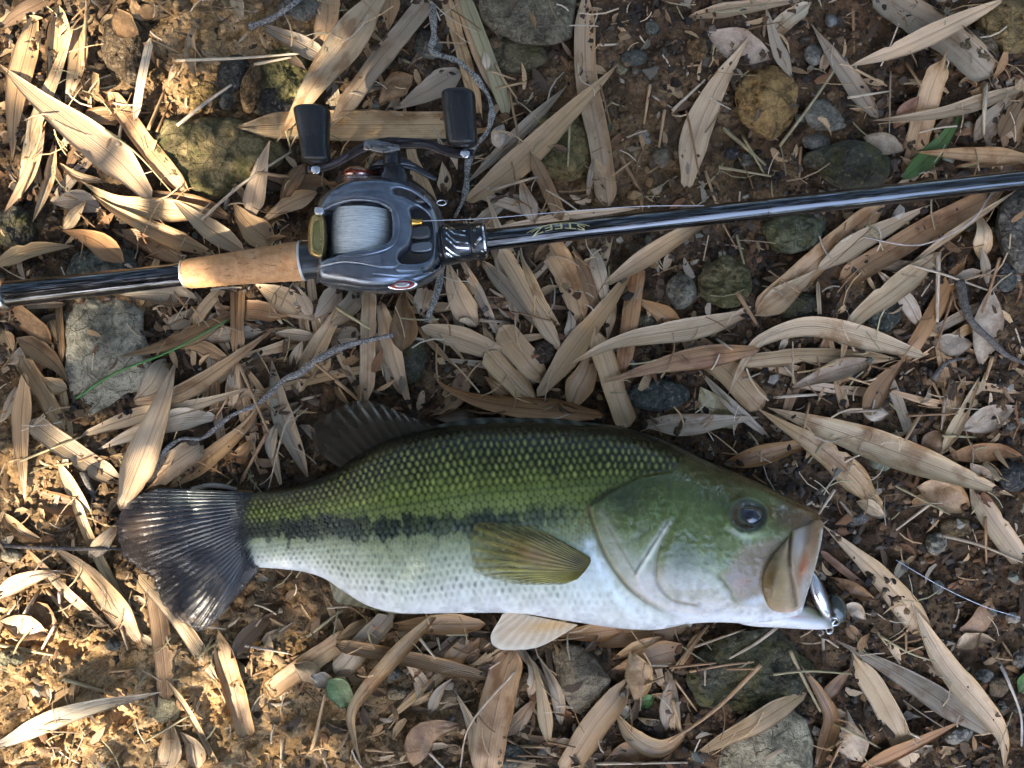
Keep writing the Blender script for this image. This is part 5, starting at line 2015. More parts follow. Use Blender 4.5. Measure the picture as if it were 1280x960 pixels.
def build_lure():
    root = empty('metal_lure', P(1024, 748, 0.012))
    tag(root, 'shiny silver and dark fishing lure sticking out of the open mouth of the bass', 'lure')
    k = Mat('lure_metal')
    at = k.n('ShaderNodeAttribute', attribute_name='Col')
    k.color(at.outputs['Color']).val('Roughness', 0.12).val('Metallic', 0.75).val('Coat Weight', 0.6)
    path = np.array([P(1010, 712, 0.020), P(1018, 730, 0.024), P(1026, 750, 0.024), P(1034, 768, 0.021), P(1038, 776, 0.018)])
    path = catmull(path, 30)
    t = np.linspace(0, 1, 30)
    r = 0.0042 * np.sin(math.pi * np.clip(t * 0.86 + 0.14, 0, 1)) ** 0.7 + 0.0006
    v, f = tube(path, r, 24)
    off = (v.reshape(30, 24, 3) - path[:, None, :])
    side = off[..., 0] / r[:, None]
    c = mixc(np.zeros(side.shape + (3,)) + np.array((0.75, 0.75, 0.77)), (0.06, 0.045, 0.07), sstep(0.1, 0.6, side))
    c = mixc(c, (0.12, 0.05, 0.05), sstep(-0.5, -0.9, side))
    adopt(mesh_object('body', v, f, k.m, col=c.reshape(-1, 3)), root)
    mt = plain('dark_lip_plastic', (0.03, 0.032, 0.022), 0.12, coat=0.6)
    o = np.array(ellipse(1047, 761, 12, 19, -18, 40))
    cxy = o.mean(0)
    rr = np.array([0.0, 0.4, 0.75, 0.95, 1.0, 0.95, 0.5])
    zz = np.array([0.0042, 0.004, 0.0033, 0.002, 0, -0.0015, -0.002])
    w = PA(cxy[0] + rr[:, None] * (o[None, :, 0] - cxy[0]), cxy[1] + rr[:, None] * (o[None, :, 1] - cxy[1]), 0.011 + zz[:, None] + 0 * o[None, :, 0])
    adopt(mesh_object('diving_lip', w.reshape(-1, 3), grid_faces(7, 40, True).tolist() + [[6 * 40 + q for q in range(40)]], mt), root)
    chrome = plain('chrome_wire', (0.75, 0.76, 0.78), 0.12, 1.0)
    a = np.linspace(0, 2 * math.pi, 25)
    for nm, cx, cy, rx, ry, z in (('split_ring', 1043, 777, 6.0, 4.6, 0.019), ('snap', 1037, 787, 4.0, 5.0, 0.015)):
        pth = PA(cx + rx * np.cos(a), cy + ry * np.sin(a), z + 0.0008 * np.sin(a))
        v, f = tube(pth, 0.00055, 8, caps=False)
        adopt(mesh_object(nm, v, f, chrome), root)
    pth = np.array([P(1044, 775, 0.020), P(1040, 780, 0.0195), P(1041, 788, 0.016), P(1036, 793, 0.013)])
    v, f = tube(catmull(pth, 14), 0.0007, 8)
    adopt(mesh_object('swivel', v, f, chrome), root)


build_lure()

# ------------------------------------------------------------------ the fishing rod
K_ROD = (CAM_H - ROD_Z) / CAM_H * PXM          # metres to a photo pixel at the rod's height


def rod_point(px, lift=0.0, off=0.0):
    return np.array(P(px, float(rod_py(px)) + off, ROD_Z + lift))


AXIS = rod_point(1280) - rod_point(0)
AXIS /= np.linalg.norm(AXIS)
SIDE = np.array([-AXIS[1], AXIS[0], 0])        # towards the top of the photo


def rod_lathe(name, prof, mat, parent, seg=48, col=None, off=0.0):
    """prof: (photo x, radius in photo pixels)."""
    p = np.array(prof, float)
    c = np.array([rod_point(x, 0, off) for x in p[:, 0]])
    r = p[:, 1] * K_ROD
    a = np.linspace(0, 2 * math.pi, seg, endpoint=False)
    v = c[:, None] + r[:, None, None] * (np.cos(a)[None, :, None] * SIDE + np.sin(a)[None, :, None] * np.array([0, 0, 1.0]))
    f = grid_faces(len(p), seg, True).tolist()
    f.append(list(range(seg))[::-1])
    f.append([(len(p) - 1) * seg + q for q in range(seg)])
    ob = mesh_object(name, v.reshape(-1, 3), f, mat)
    adopt(ob, parent)
    stamp(v[..., 0], v[..., 1], v[..., 2])
    # keep the crisp shoulders
    ob.data.set_sharp_from_angle(angle=math.radians(35))
    return ob


def rod_strip(name, pts, w, lift, mat, parent, radius, radius_at=None):
    """A flat band wrapped on the rod: pts are (photo x, angle in degrees round the rod; 90 faces up, 0 the photo's top)."""
    p = catmull([(x, a * radius * math.pi / 180) for x, a in pts], 16)
    d = np.gradient(p, axis=0)
    d /= np.linalg.norm(d, axis=1)[:, None]
    nn = np.stack([-d[:, 1], d[:, 0]], -1)
    rows = []
    for s, h in ((-0.5, -0.4), (-0.5, lift), (0.5, lift), (0.5, -0.4)):
        q = p + nn * w * s
        ang = q[:, 1] / radius
        r = ((radius if not callable(radius_at) else radius_at(q[:, 0])) + h) * K_ROD
        c = np.array([rod_point(x) for x in q[:, 0]])
        rows.append(c + (np.cos(ang) * r)[:, None] * SIDE + (np.sin(ang) * r)[:, None] * np.array([0, 0, 1.0]))
    v = np.stack(rows, 1)
    f = grid_faces(16, 4, True).tolist() + [[3, 2, 1, 0], [60, 61, 62, 63]]
    ob = mesh_object(name, v.reshape(-1, 3), f, mat, smooth=False)
    adopt(ob, parent)
    return ob


def build_rod():
    root = empty('fishing_rod', tuple(rod_point(300) - np.array([0, 0, 0.008])))
    tag(root, 'dark glossy blue-black fishing rod with a cork grip lying across the leaf litter', 'fishing rod')
    gloss = plain('rod_lacquer', (0.0016, 0.0021, 0.0042), 0.10, 0.0, 0.15, 0.55)
    kb = Mat('thread_wrapped_lacquer')
    kb_m = kb.m
    co = kb.coords('Object', shift=False)
    wv = kb.n('ShaderNodeTexWave', wave_type='BANDS', bands_direction='X')
    wv.inputs['Scale'].default_value = 190
    wv.inputs['Distortion'].default_value = 0.6
    kb.l(co, wv.inputs['Vector'])
    kb.color((0.0016, 0.0021, 0.0042)).val('Roughness', 0.14).val('Specular IOR Level', 0.2).val('Coat Weight', 0.6).val('Coat Roughness', 0.08)
    kb.bump(wv.outputs['Fac'], 0.00012, 0.5)
    kc = Mat('cork')
    co = kc.coords('Object', (1, 1.3, 1), shift=False)
    n1 = kc.noise(co, 260, 6, 0.7)
    n2 = kc.noise(kc.coords('Object', (160, 520, 400), shift=False), 1.0, 3, 0.6)
    n3 = kc.noise(co, 60, 3)
    c = kc.mix(kc.ramp(n1, 0.35, 0.65), (0.60, 0.32, 0.14), (0.43, 0.20, 0.075))
    c = kc.mix(kc.ramp(n2, 0.62, 0.72, 0, 0.8), c, (0.17, 0.08, 0.035))
    c = kc.mix(kc.ramp(n3, 0.5, 0.75, 0, 0.4), c, (0.62, 0.42, 0.24))
    kc.color(c).val('Roughness', 0.72)
    kc.bump(kc.math('SUBTRACT', n1, kc.ramp(n2, 0.62, 0.72)), 0.0006, 0.7)
    steel = plain('brushed_steel', (0.62, 0.63, 0.65), 0.22, 1.0)
    seat = plain('reel_seat_composite', (0.018, 0.022, 0.026), 0.28, 0.0, 0.5, 0.5)
    for mm in (gloss, kb_m):
        mm.node_tree.nodes['Principled BSDF'].inputs['Coat IOR'].default_value = 2.0
        mm.node_tree.nodes['Principled BSDF'].inputs['Coat Weight'].default_value = 0.8
        mm.node_tree.nodes['Principled BSDF'].inputs['Coat Roughness'].default_value = 0.04
    rod_lathe('butt_section', [(-110, 16.5), (-12, 16.4), (8, 16.2), (120, 15.2), (228, 14.4), (233, 14.2)], gloss, root)
    rod_lathe('butt_ring', [(-16, 17.5), (-14, 19.5), (-4, 20.5), (6, 20.5), (9, 19.5), (10, 17)], steel, root)
    rod_lathe('butt_cap', [(-140, 20), (-60, 21), (-18, 21), (-15.5, 19)], plain('butt_foam', (0.05, 0.05, 0.055), 0.7), root)
    g = [(231, 14), (232, 17), (236, 18.2)] + [(x, 18.6 + 6.2 * ((x - 236) / 140) ** 1.3 + 0.25 * math.sin(x * 1.7)) for x in np.linspace(242, 373, 26)] + [(377, 24.2), (378.5, 22)]
    rod_lathe('cork_grip', g, kc.m, root, 64)
    rod_lathe('cork_rim', [(229, 14.3), (229.3, 17.2), (231.5, 17.6), (232.5, 16)], plain('pale_rim', (0.55, 0.53, 0.50), 0.3, 0.6), root)
    rod_lathe('reel_seat', [(378, 20), (378.4, 23.6), (381, 24.2), (383, 23.6), (400, 23.2), (440, 20), (500, 19.5), (535, 22), (549, 24.5), (550, 22)], seat, root)
    rod_lathe('seat_rim', [(376.5, 24), (376.8, 25.3), (379.5, 25.1), (380, 23)], plain('pale_seat_rim', (0.60, 0.59, 0.55), 0.35, 0.4), root)
    ring = rod_lathe('lock_ring', [(549, 22), (550, 26), (552, 26.4), (552.8, 25.4), (554, 26.4), (555, 25.5), (557, 26.2), (575, 24.5), (588, 22.8), (589, 21.4), (591, 22.4), (593, 22.6), (604, 21.9), (607, 21.2), (608.5, 19.5), (609, 14)],
                     plain('black_anodised', (0.022, 0.023, 0.026), 0.28, 0.4, 0.5, 0.4), root)
    chrome = plain('bright_chrome', (0.80, 0.81, 0.83), 0.10, 1.0)
    rod_lathe('chrome_ring', [(604.2, 21.6), (604.6, 22.5), (606.6, 22.2), (607.2, 21.3)], chrome, root)
    ring_r = lambda x: np.interp(x, [555, 557, 575, 588], [26.2, 26.2, 24.5, 22.8])
    for x0, a0 in ((558, 138), (558, 122), (558, 58), (558, 42)):
        wide = 1.9
        rod_strip('chevron', [(x0, a0 - 16), (x0 + 11, a0 + 10), (x0 + 13, a0 + 13), (x0 + 26, a0 + 22)], wide, 0.3, chrome, root, 24.5, ring_r)
    for x0, a0 in ((560, 98), (560, 82)):
        rod_strip('chevron', [(x0, a0 - 16), (x0 + 10, a0 + 10), (x0 + 12, a0 + 13), (x0 + 26, a0 + 21)], 1.9, 0.3, chrome, root, 24.5, ring_r)
    for a0 in (100, 55, 145):
        rod_strip('slot', [(594, a0 + 10), (598, a0), (602, a0 - 10)], 3.4, 0.3, chrome, root, 22.3)
    rod_lathe('blank', [(608.5, 13.4), (612, 13.3), (760, 12.9), (880, 12.6), (960, 12.3)], gloss, root)
    rod_lathe('wrapped_blank', [(958, 12.45), (960, 12.6), (1120, 12.2), (1290, 11.7), (1500, 11)], kb.m, root)
    rod_lathe('wrap_edge', [(956.5, 12.4), (957, 13.0), (960, 13.0), (960.6, 12.4)], gloss, root)

    # lettering, upside down as the rod lies: S T E E Z in an arched gold outline
    gold = plain('gold_print', (0.62, 0.52, 0.24), 0.35, 0.4)
    R = 13.35
    cu = bpy.data.curves.new('lettering', 'FONT')
    cu.body = 'STEEZ'
    cu.size = 1.0
    cu.align_x = 'CENTER'
    cu.resolution_u = 3
    tmp = bpy.data.objects.new('lettering_source', cu)
    COLL.objects.link(tmp)
    dg = bpy.context.evaluated_depsgraph_get()
    me = bpy.data.meshes.new_from_object(tmp.evaluated_get(dg))
    bm = bmesh.new()
    bm.from_mesh(me)
    bmesh.ops.triangulate(bm, faces=bm.faces)
    bmesh.ops.subdivide_edges(bm, edges=bm.edges, cuts=1)
    co = np.array([v.co[:] for v in bm.verts])
    bm.verts.ensure_lookup_table()
    fc = [[v.index for v in f.verts] for f in bm.faces]
    bm.free()
    bpy.data.objects.remove(tmp)
    bpy.data.curves.remove(cu)
    bpy.data.meshes.remove(me)
    wx = (co[:, 0] - (co[:, 0].min() + co[:, 0].max()) / 2) / (co[:, 0].max() - co[:, 0].min())
    wy = (co[:, 1] - co[:, 1].min()) / (co[:, 1].max() - co[:, 1].min())
    # turned half round: left and right swap, top faces the photo's bottom
    X = 697 - wx * 66
    arch = 7.0 * (1 - (2 * wx) ** 2)
    yy = 1.5 + arch - (wy - 0.5) * 8.2 * (1 - 0.25 * (2 * wx) ** 2) - 3.2
    ang = np.arccos(np.clip(yy / R, -1, 1))

    def on_rod(X, ang, lift):
        c = np.array([rod_point(x) for x in X])
        rr = (R + lift) * K_ROD
        return c + (np.cos(ang) * rr)[:, None] * SIDE + (np.sin(ang) * rr)[:, None] * np.array([0, 0, 1.0])
    adopt(mesh_object('lettering', on_rod(X, ang, 0.12), fc, gold, smooth=False), root)
    q = np.linspace(-1, 1, 24)
    yline = 0.5 + 8.3 * (1 - q * q)
    rows = [on_rod(697 + q * 39, np.arccos(np.clip((yline + s) / R, -1, 1)), 0.12) for s in (-0.45, 0.45)]
    adopt(mesh_object('lettering_arc', np.stack(rows, 1).reshape(-1, 3), grid_faces(24, 2, flip=True).tolist(), gold, smooth=False), root)


build_rod()

# ------------------------------------------------------------------ the reel on top of the seat
RZ = 0.052
RS = PXM * (CAM_H - RZ) / CAM_H


def RP(px, py, z=0.0):
    """Reel space: photo pixels across at the reel's height, z in pixels above it; no lean."""
    o = P(470, 290, RZ)
    return np.stack(np.broadcast_arrays(o[0] + (np.asarray(px, float) - 470) * RS, o[1] - (np.asarray(py, float) - 290) * RS, RZ + np.asarray(z, float) * RS), -1)


def relief_body(name, outline, holes, zfun, rnd, mat, parent, step=0.7, depth=26, grooves=(), hole_rnd=5.0):
    """A shell seen from above: outline with openings, edges rolled over, skirts going down."""
    outline = catmull(list(outline) + [outline[0]], 150)[:-1]
    holes = [catmull(list(h) + [h[0]], 80)[:-1] for h in holes]
    lo, hi = outline.min(0) - 1, outline.max(0) + 1
    xs, ys = np.arange(lo[0], hi[0], step), np.arange(lo[1], hi[1], step)
    X, Y = np.meshgrid(xs, ys, indexing='ij')
    D = sdf(X, Y, outline)
    HD = np.full(X.shape, 1e3)
    for h in holes:
        HD = np.minimum(HD, -sdf(X, Y, h))
    S = np.minimum(D, HD)
    keep = S > -step * 0.75
    # slide the outermost points onto the edge
    gxx = np.gradient(S, step, axis=0)
    gyy = np.gradient(S, step, axis=1)
    gl = np.hypot(gxx, gyy) + 1e-6
    mv = np.where(S < 0, -S, 0)
    X2, Y2 = X + gxx / gl * mv, Y + gyy / gl * mv

    def roll(d, r):
        q = np.clip(d / r, 0, 1)
        return r * (np.sqrt(np.clip(1 - (1 - q) ** 2, 0, 1)) - 1)
    Z = zfun(X, Y) + roll(np.maximum(D, 0), rnd) + 0.75 * roll(np.maximum(HD, 0), hole_rnd)
    for line, w, dep in grooves:
        g, _ = stroke(X, Y, line, w)
        Z = Z - dep * g
    idx = -np.ones(X.shape, int)
    idx[keep] = np.arange(keep.sum())
    v = RP(X2[keep], Y2[keep], Z[keep])
    a, b, c, d = idx[:-1, :-1], idx[1:, :-1], idx[1:, 1:], idx[:-1, 1:]
    ok = (a >= 0) & (b >= 0) & (c >= 0) & (d >= 0)
    f = np.stack([a[ok], d[ok], c[ok], b[ok]], -1)
    n = len(v)
    e = np.vstack([f[:, [0, 1]], f[:, [1, 2]], f[:, [2, 3]], f[:, [3, 0]]])
    key = np.sort(e, 1)
    u, inv, cnt = np.unique(key, axis=0, return_inverse=True, return_counts=True)
    be = e[cnt[inv.ravel()] == 1]
    low = v.copy()
    low[:, 2] -= depth * RS
    fl = f.tolist() + [[int(q[1]), int(q[0]), int(q[0]) + n, int(q[1]) + n] for q in be]
    ob = mesh_object(name, np.vstack([v, low]), fl, mat)
    # drop the unused lower points
    bm = bmesh.new()
    bm.from_mesh(ob.data)
    bmesh.ops.delete(bm, geom=[q for q in bm.verts if not q.link_faces], context='VERTS')
    bm.to_mesh(ob.data)
    bm.free()
    adopt(ob, parent)
    return ob


def reel_lathe(name, prof, centre, axis, mat, parent, seg=40):
    """prof: (distance along axis in px, radius px); centre: photo px, py, z px."""
    c0 = RP(*centre)
    ax = np.array(axis, float)
    ax /= np.linalg.norm(ax)
    s = np.cross(ax, [0, 0, 1.0]) if abs(ax[2]) < 0.9 else np.array([1.0, 0, 0])
    s /= np.linalg.norm(s)
    t = np.cross(s, ax)
    a = np.linspace(0, 2 * math.pi, seg, endpoint=False)
    p = np.array(prof, float)
    v = c0 + (p[:, 0] * RS)[:, None, None] * ax + (p[:, 1] * RS)[:, None, None] * (np.cos(a)[None, :, None] * s + np.sin(a)[None, :, None] * t)
    f = grid_faces(len(p), seg, True, flip=True).tolist()
    f.append(list(range(seg)))
    f.append([(len(p) - 1) * seg + q for q in range(seg)][::-1])
    ob = mesh_object(name, v.reshape(-1, 3), f, mat)
    ob.data.set_sharp_from_angle(angle=math.radians(32))
    adopt(ob, parent)
    return ob


def loft(name, rings, mat, parent, closed=True, sharp=None):
    v = np.array(rings)
    n, m = v.shape[:2]
    f = grid_faces(n, m, True).tolist()
    f.append(list(range(m))[::-1])
    f.append([(n - 1) * m + q for q in range(m)])
    ob = mesh_object(name, v.reshape(-1, 3), f, mat)
    bm = bmesh.new()
    bm.from_mesh(ob.data)
    bmesh.ops.recalc_face_normals(bm, faces=bm.faces)
    bm.to_mesh(ob.data)
    bm.free()
    if sharp:
        ob.data.set_sharp_from_angle(angle=math.radians(sharp))
    adopt(ob, parent)
    return ob


def super_ring(cx, cy, cz, hx_, hz_, p, n=28, ydir=0.0):
    a = np.linspace(0, 2 * math.pi, n, endpoint=False)
    c, s = np.cos(a), np.sin(a)
    return RP(cx + hx_ * np.sign(c) * np.abs(c) ** (2 / p), cy + 0 * a, cz + hz_ * np.sign(s) * np.abs(s) ** (2 / p))


def bar(name, path, w, h, mat, parent, bevel=0.3):
    """A flat bar along a photo path (px, py, z): w across, h high."""
    p = catmull(path, 50)
    d = np.gradient(p[:, :2], axis=0)
    d /= np.linalg.norm(d, axis=1)[:, None]
    nn = np.stack([-d[:, 1], d[:, 0]], -1)
    w = np.interp(np.linspace(0, 1, 50), np.linspace(0, 1, len(w)), w)
    rings = []
    for k in range(50):
        a = np.linspace(0, 2 * math.pi, 20, endpoint=False) + 0.16
        cx = np.sign(np.cos(a)) * np.abs(np.cos(a)) ** 0.5 * w[k] / 2
        cz = np.sign(np.sin(a)) * np.abs(np.sin(a)) ** 0.5 * h / 2
        rings.append(RP(p[k, 0] + nn[k, 0] * cx, p[k, 1] + nn[k, 1] * cx, p[k, 2] + cz))
    return loft(name, rings, mat, parent)


def build_reel():
    root = empty('baitcasting_reel', tuple(RP(465, 318, -40)))
    tag(root, 'grey-blue low profile baitcasting reel wound with clear line, mounted on the rod', 'fishing reel')
    k = Mat('reel_paint')
    n1 = k.noise(k.coords('Object', shift=False), 5200, 2)
    n2 = k.noise(k.coords('Object', shift=False), 240, 4)
    k.color(k.mix(k.ramp(n2, 0.35, 0.7), (0.17, 0.19, 0.225), (0.11, 0.125, 0.15)))
    k.val('Metallic', 0.75).val('Roughness', 0.22).val('Coat Weight', 0.6).val('Coat Roughness', 0.12)
    k.bump(n1, 0.00003, 0.5)
    paint = k.m
    dark = plain('reel_black', (0.010, 0.011, 0.013), 0.25, 0.2, 0.5, 0.3)
    gun = plain('gunmetal', (0.075, 0.060, 0.050), 0.2, 0.8, 0.5, 0.6, noise=600, var=0.4)
    rubber = plain('knob_rubber', (0.012, 0.012, 0.013), 0.34, 0, 0.4, 0.25, noise=900, var=0.3)
    silver = plain('bright_steel', (0.72, 0.73, 0.75), 0.14, 1.0)
    gold = plain('thumb_bar_gold', (0.42, 0.30, 0.12), 0.22, 0.85, noise=500, var=0.35)
    orange = plain('titanium_gold', (0.75, 0.42, 0.10), 0.2, 1.0)

    def crown(x, y):
        z = 20 - 0.0040 * (x - 452) ** 2 - 0.0013 * np.maximum(0, y - 300) ** 2 - 0.0011 * np.maximum(0, 285 - y) ** 2
        return z + 0.02 * (452 - x) * (x < 452)

    outline = [(396, 325), (397, 305), (399, 282), (396, 262), (400, 248), (414, 237), (432, 228), (452, 224), (482, 222), (505, 225), (526, 233), (542, 247), (551, 265), (554, 287), (553, 308), (548, 326), (538, 340), (522, 350), (503, 356), (485, 360), (460, 360), (434, 356), (410, 353), (399, 350), (394, 340)]
    spool_hole = [(404, 267), (412, 264), (424, 259), (440, 255.5), (458, 255), (475, 257), (487, 263), (491, 272), (492, 288), (490, 301), (480, 309), (466, 314), (448, 316), (428, 320), (412, 324), (403, 322)]
    hood_hole = [(513, 262), (520, 258), (529, 262), (537, 272), (540, 290), (540, 310), (536, 322), (524, 328), (506, 330), (499, 326), (501, 317), (511, 307), (516, 292), (516, 276)]
    slot = [(492, 239), (499, 236.5), (512, 239), (525, 246), (536, 256), (531, 258), (520, 251), (506, 246), (495, 243)]
    relief_body('frame', outline, [spool_hole, hood_hole, slot], crown, 13, paint, root, depth=30, hole_rnd=5,
                grooves=[([(400, 336), (430, 331), (455, 333), (478, 337), (494, 337), (501, 341), (538, 338)], 1.1, 1.6), ([(494, 338), (503, 330)], 1.0, 1.5),
                         ([(420, 246), (450, 240), (478, 240), (500, 246)], 2.2, 1.0), ([(497, 252), (520, 262)], 1.0, 0.5), ([(404, 262), (425, 250), (455, 246)], 5, -1.5), ([(402, 320), (440, 324), (470, 320), (492, 311), (500, 296), (500, 275), (494, 262), (476, 253), (445, 250)], 0.8, 0.9), ([(542, 250), (548, 275), (548, 310), (540, 333)], 0.9, 0.9), ([(470, 345), (520, 349)], 0.8, 0.8)])
    # gear side cover under the handle
    cover = [(422, 246), (426, 232), (436, 222), (458, 216), (490, 215), (512, 220), (530, 232), (542, 246), (520, 256), (470, 250)]
    relief_body('gear_cover', cover, [], lambda x, y: 4 - 0.004 * (x - 470) ** 2 - 0.25 * np.maximum(0, 232 - y), 9, gun, root, depth=28, grooves=[([(430, 230), (460, 224), (500, 224), (530, 238)], 1.4, 1.2)])
    # palm side cover along the lower edge
    palm = [(393, 338), (398, 332), (430, 334), (460, 338), (500, 343), (545, 333), (551, 322), (549, 334), (536, 346), (516, 356), (490, 363), (455, 363), (420, 358), (400, 353)]
    relief_body('palm_side_plate', palm, [], lambda x, y: 9 - 0.0028 * (x - 460) ** 2 - 0.012 * np.maximum(0, y - 338) ** 2, 8, paint, root, depth=30)
    # inside floor seen through the openings
    relief_body('inner_floor', [(402, 262), (430, 250), (480, 246), (530, 250), (545, 285), (542, 325), (505, 335), (440, 335), (402, 330)], [], lambda x, y: -14 + 0 * x, 2, dark, root, depth=14, step=1.6)
    relief_body('level_wind_rail', [(512, 302), (536, 300), (538, 312), (514, 314)], [], lambda x, y: -6 + 0 * x, 3, plain('rail_steel', (0.20, 0.22, 0.25), 0.25, 0.9), root, depth=8, step=0.7)
    relief_body('line_guide_block', [(513, 282), (534, 281), (536, 296), (514, 297)], [], lambda x, y: -2 + 0 * x, 4, plain('guide_plastic', (0.05, 0.055, 0.06), 0.2, 0.3, coat=0.5), root, depth=10, step=0.6)
    reel_lathe('line_guide', [(-7, 3.6), (-6.6, 4.8), (-5, 4.2), (3, 3.4), (5.5, 4.4), (6.4, 3.2)], (522, 278, 2), (1, 0.05, 0), orange, root, 24)

    # spool, wound with line
    ax = (0.02, 1.0, 0)
    sp = reel_lathe('spool', [(-34, 12), (-33.5, 36), (-31, 37.2), (-30, 36), (-29, 34), (29, 34), (30, 36), (31, 37.2), (33.5, 36), (34, 12)], (449, 289, -22), ax, dark, root, 72)
    kl = Mat('clear_line')
    wv = kl.noise(kl.coords('Object', (60, 5200, 60), shift=False), 1.0, 4, 0.65)
    n3 = kl.noise(kl.coords('Object', (260, 900, 260), shift=False), 1.0, 3)
    kl.color(kl.mix(kl.ramp(wv, 0.35, 0.65), (0.36, 0.38, 0.37), (0.66, 0.68, 0.65)))
    kl.l(kl.ramp(n3, 0.3, 0.7, 0.18, 0.45), kl.b.inputs['Roughness'])
    kl.val('Specular IOR Level', 0.9).val('Coat Weight', 0.4)
    kl.bump(wv, 0.0004, 0.9)
    prof = [(-30, 33)] + [(q, 38.2 - 1.6 * abs(q / 29) ** 3 + 0.25 * math.sin(q * 2.9)) for q in np.linspace(-29, 29, 60)] + [(30, 33)]
    ln = reel_lathe('wound_line', prof, (449, 289, -22), ax, kl.m, root, 96)
    ln.parent = sp
    ln.location = (0, 0, 0)

    # thumb bar
    tb = [(391, 272), (398, 268.5), (405, 270), (407.5, 278), (408.5, 300), (407, 318), (404, 323.5), (395, 322), (387, 316), (385, 298), (387, 282)]
    tbar = relief_body('thumb_bar', tb, [[(397, 279), (402, 278.5), (403.5, 296), (402.5, 313), (399, 315), (395.5, 310), (394.5, 294)]], lambda x, y: 15 - 0.05 * np.maximum(0, 398 - x) ** 2, 5, gold, root, step=0.5, depth=14, hole_rnd=1.5)
    relief_body('thumb_pad', [(394, 278), (403, 277.5), (404.5, 296), (403.5, 314), (399, 316), (394.5, 311), (393.5, 294)], [], lambda x, y: 13.5 + 0 * x, 2, plain('olive_pad', (0.21, 0.19, 0.055), 0.18, 0.4, coat=0.6), root, step=0.6, depth=5)
    relief_body('bar_end_cap', [(396, 262), (405, 262), (408, 266), (406, 271), (397, 270)], [], lambda x, y: 16 + 0 * x, 2, silver, root, step=0.6, depth=10)

    for x, y, z in ((415, 349, 2), (540, 338, 2), (446, 352, 3), (530, 244, 6), (407, 256, 8)):
        reel_lathe('screw', [(-2, 3.4), (0.2, 3.3), (0.7, 2.6), (0.7, 1.2), (0.1, 1.1), (0.1, 0.2)], (x, y, z), (0, 0, 1), gun, root, 20)
    # badge on the palm side
    b = np.array(ellipse(503, 356.5, 19.5, 6.2, -3, 60))

    def badge(nm, s, z, mat, h):
        rr = np.array([0, 0.6, 0.92, 1.0, 1.0])
        zz = np.array([h, h, h * 0.8, 0, -8.0])
        c = b.mean(0)
        v = RP(c[0] + s * rr[:, None] * (b[None, :, 0] - c[0]), c[1] + s * rr[:, None] * (b[None, :, 1] - c[1]), z + zz[:, None] - 0.35 * (s * rr[:, None] * (b[None, :, 1] - c[1])))
        o = mesh_object(nm, v.reshape(-1, 3), grid_faces(5, 60, True).tolist(), mat)
        adopt(o, root)
        return o
    badge('badge_rim', 1.0, 3.0, silver, 1.2)
    badge('badge', 0.86, 3.6, plain('badge_red', (0.22, 0.035, 0.03), 0.3, 0.3), 1.0)
    badge('badge_bar', 0.50, 4.6, plain('badge_grey', (0.45, 0.46, 0.48), 0.25, 0.8), 0.5)

    # cast control cap, star drag, handle
    reel_lathe('cast_control_cap', [(-10, 20), (-4, 21.4), (-2, 20), (0, 21.6), (3, 21.4), (5, 19.6), (7, 20.6), (12, 19.2), (16, 15), (18, 8), (18.4, 2)], (446, 224, -14), (0, 1, 0), plain('cap_alloy', (0.42, 0.30, 0.26), 0.22, 0.9, noise=700, var=0.5), root, 44)
    reel_lathe('cap_accent', [(7.4, 20.7), (8.0, 21.3), (10, 20.8), (10.6, 19.9)], (446, 224, -14), (0, 1, 0), plain('cap_red', (0.42, 0.06, 0.03), 0.25, 0.8), root, 44)
    reel_lathe('drag_hub', [(-6, 22), (0, 23), (6, 23), (7, 20), (16, 20), (17, 22), (24, 22), (26, 18)], (491, 222, -16), (0, 1, 0), dark, root, 44)
    star = plain('star_alloy', (0.035, 0.037, 0.042), 0.25, 0.7, coat=0.4)
    sd = bar('star_drag', [(462, 206, -6), (475, 204, 2), (491, 203, 5), (507, 204, 2), (520, 207, -4)], [4, 8, 12, 8, 4], 9, star, root)
    for q, pth in enumerate(([(505, 204, -2), (520, 209, -6), (533, 216, -10), (544, 221, -14)], [(478, 204, -4), (466, 207, -10), (452, 214, -18)])):
        bar('star_arm', pth, [11, 9, 8, 5], 6, star, root)
    steelarm = plain('handle_alloy', (0.045, 0.032, 0.028), 0.16, 0.85, 0.5, 0.7, noise=500, var=0.5)
    bar('handle_arm', [(386, 214, 6), (402, 211, 7), (420, 207, 9), (440, 197, 12), (458, 188, 13), (480, 184, 14), (510, 183, 14), (535, 184, 13), (552, 190, 12), (572, 194, 10), (594, 195, 9)], [9, 13, 11, 11, 13, 16, 13, 12, 12, 13, 10], 6, steelarm, root)
    bar('handle_nut_cover', [(458, 187, 18), (468, 187, 20), (484, 190, 20), (502, 190, 19)], [12, 15, 13, 6], 7, plain('nut_cover_gloss', (0.16, 0.155, 0.15), 0.10, 0.6, coat=1.0, noise=300, var=0.6), root)
    reel_lathe('handle_shaft', [(-12, 11), (10, 11), (11, 9), (16, 9)], (491, 196, 6), (0, 1, 0), dark, root, 28)
    for (cx, y0, y1, ws, hs, zc) in ((393, 134, 207, (20, 22.2, 22, 20.5, 18.3, 17.6, 17.5, 15), (15, 19, 19, 17, 15, 15, 15, 12), 8), (575.5, 115, 188, (17, 20.5, 21, 20.6, 20, 19.6, 18.6, 15), (14, 18, 19, 18, 17, 16, 15, 12), 12)):
        rings = []
        ts = [0, 0.05, 0.16, 0.36, 0.58, 0.8, 0.94, 1.0]
        bx = np.array([-1.0, -0.6, 0.0, 0.4, 0.6, 1.2, 2.2, 2.4]) * (1.0 if cx < 500 else 0.6)
        tt = 0.5 - 0.5 * np.cos(np.linspace(0, math.pi, 48))
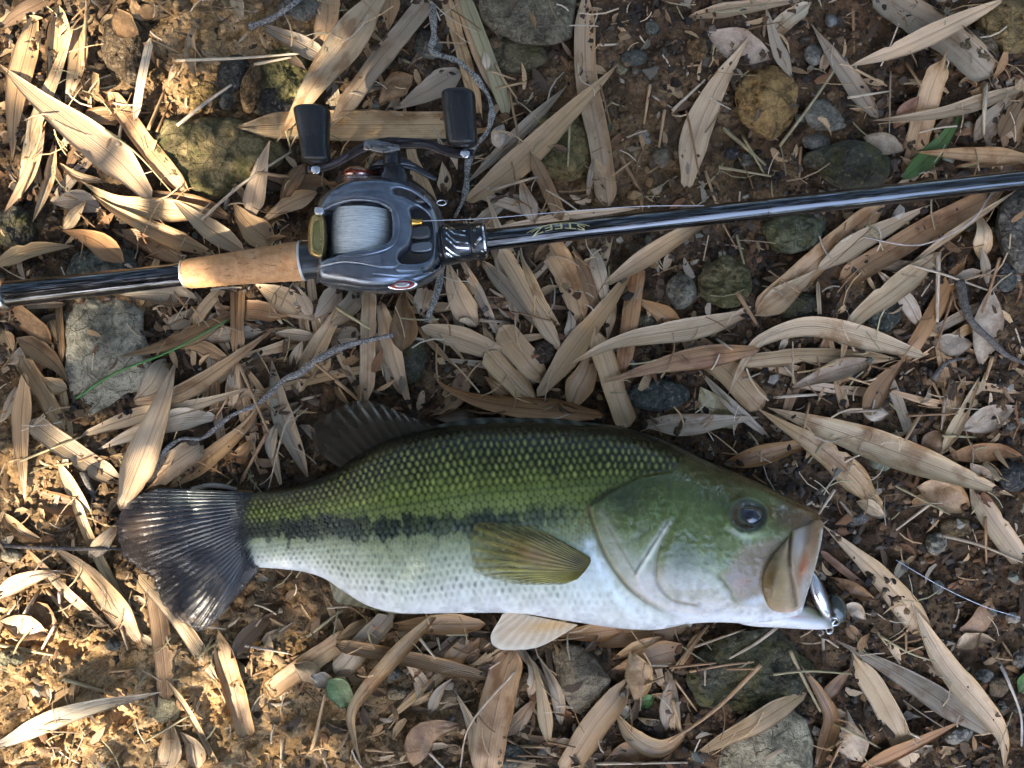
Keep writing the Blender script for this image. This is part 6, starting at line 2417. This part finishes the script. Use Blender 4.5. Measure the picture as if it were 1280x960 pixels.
        for q in tt:
            # ends close over in a small radius
            endr = 1 - 0.62 * max(0, 1 - q / 0.11) ** 2.4 - 0.5 * max(0, 1 - (1 - q) / 0.09) ** 2.4
            rings.append(super_ring(cx + np.interp(q, ts, bx) + (4 * (q - 0.3) if cx < 500 else 5 * (q - 0.5)), y0 + (y1 - y0) * q, zc, np.interp(q, ts, ws) * endr, np.interp(q, ts, hs) * endr, 2.7))
        loft('handle_knob', rings, rubber, root)
    for x, y, z in ((397, 214.5, 10.4), (582, 195.5, 13.2)):
        reel_lathe('knob_rivet', [(-1, 5.8), (0.6, 5.6), (1.3, 4.4), (1.5, 1)], (x, y, z), (0, 0, 1), silver, root, 26)
    a = np.linspace(0, 2 * math.pi, 21)
    for nm, cx, cy, rx, ry in (('line_keeper', 551, 251, 6, 3.2),):
        v, f = tube(RP(cx + rx * np.cos(a), cy + ry * np.sin(a), -12 + 0 * a), 0.00042, 8, caps=False)
        adopt(mesh_object(nm, v, f, silver), root)
    reel_lathe('reel_foot', [(-22, 14), (-20, 18), (20, 18), (22, 14)], (470, 312, -34), (1, 0.11, 0), dark, root, 24)
    i = np.arange(392, 556, 1.5)
    for x in i:
        y = np.arange(226, 360, 1.5)
        w = RP(x + 0 * y, y, 8 + 0 * y)
        stamp(w[:, 0], w[:, 1], w[:, 2])


build_reel()


def build_line():
    k = plain('fishing_line', (0.55, 0.55, 0.58), 0.2, 0.0, 0.8)
    pts = [tuple(RP(527, 277, 4)), P(606, 273, 0.047), P(700, 265, 0.044), P(800, 258, 0.0415), P(880, 257, 0.0415)]
    v, f = tube(catmull(np.array(pts), 60), 0.00020, 8)
    tag(mesh_object('fishing_line', v, f, k), 'thin clear fishing line running from the reel along the top of the rod', 'fishing line')
    x = np.array([1120, 1140, 1180, 1230, 1275])
    y = np.array([700, 712, 735, 758, 772])
    X, Y, _ = PA(x.astype(float), y.astype(float), 0.01 + 0.0 * x).T
    z = string(np.maximum(top_at(X, Y), 0.004) + 0.001)
    v, f = tube(catmull(PA(x.astype(float), y.astype(float), z), 50), 0.00018, 8)
    tag(mesh_object('fishing_line', v, f, plain('blue_white_line', (0.62, 0.68, 0.80), 0.3)), 'stray bluish white thread of line on dark soil right of the lure', 'fishing line')


build_line()

for row in OVER_LEAVES.strip().splitlines():
    add_leaf(row)
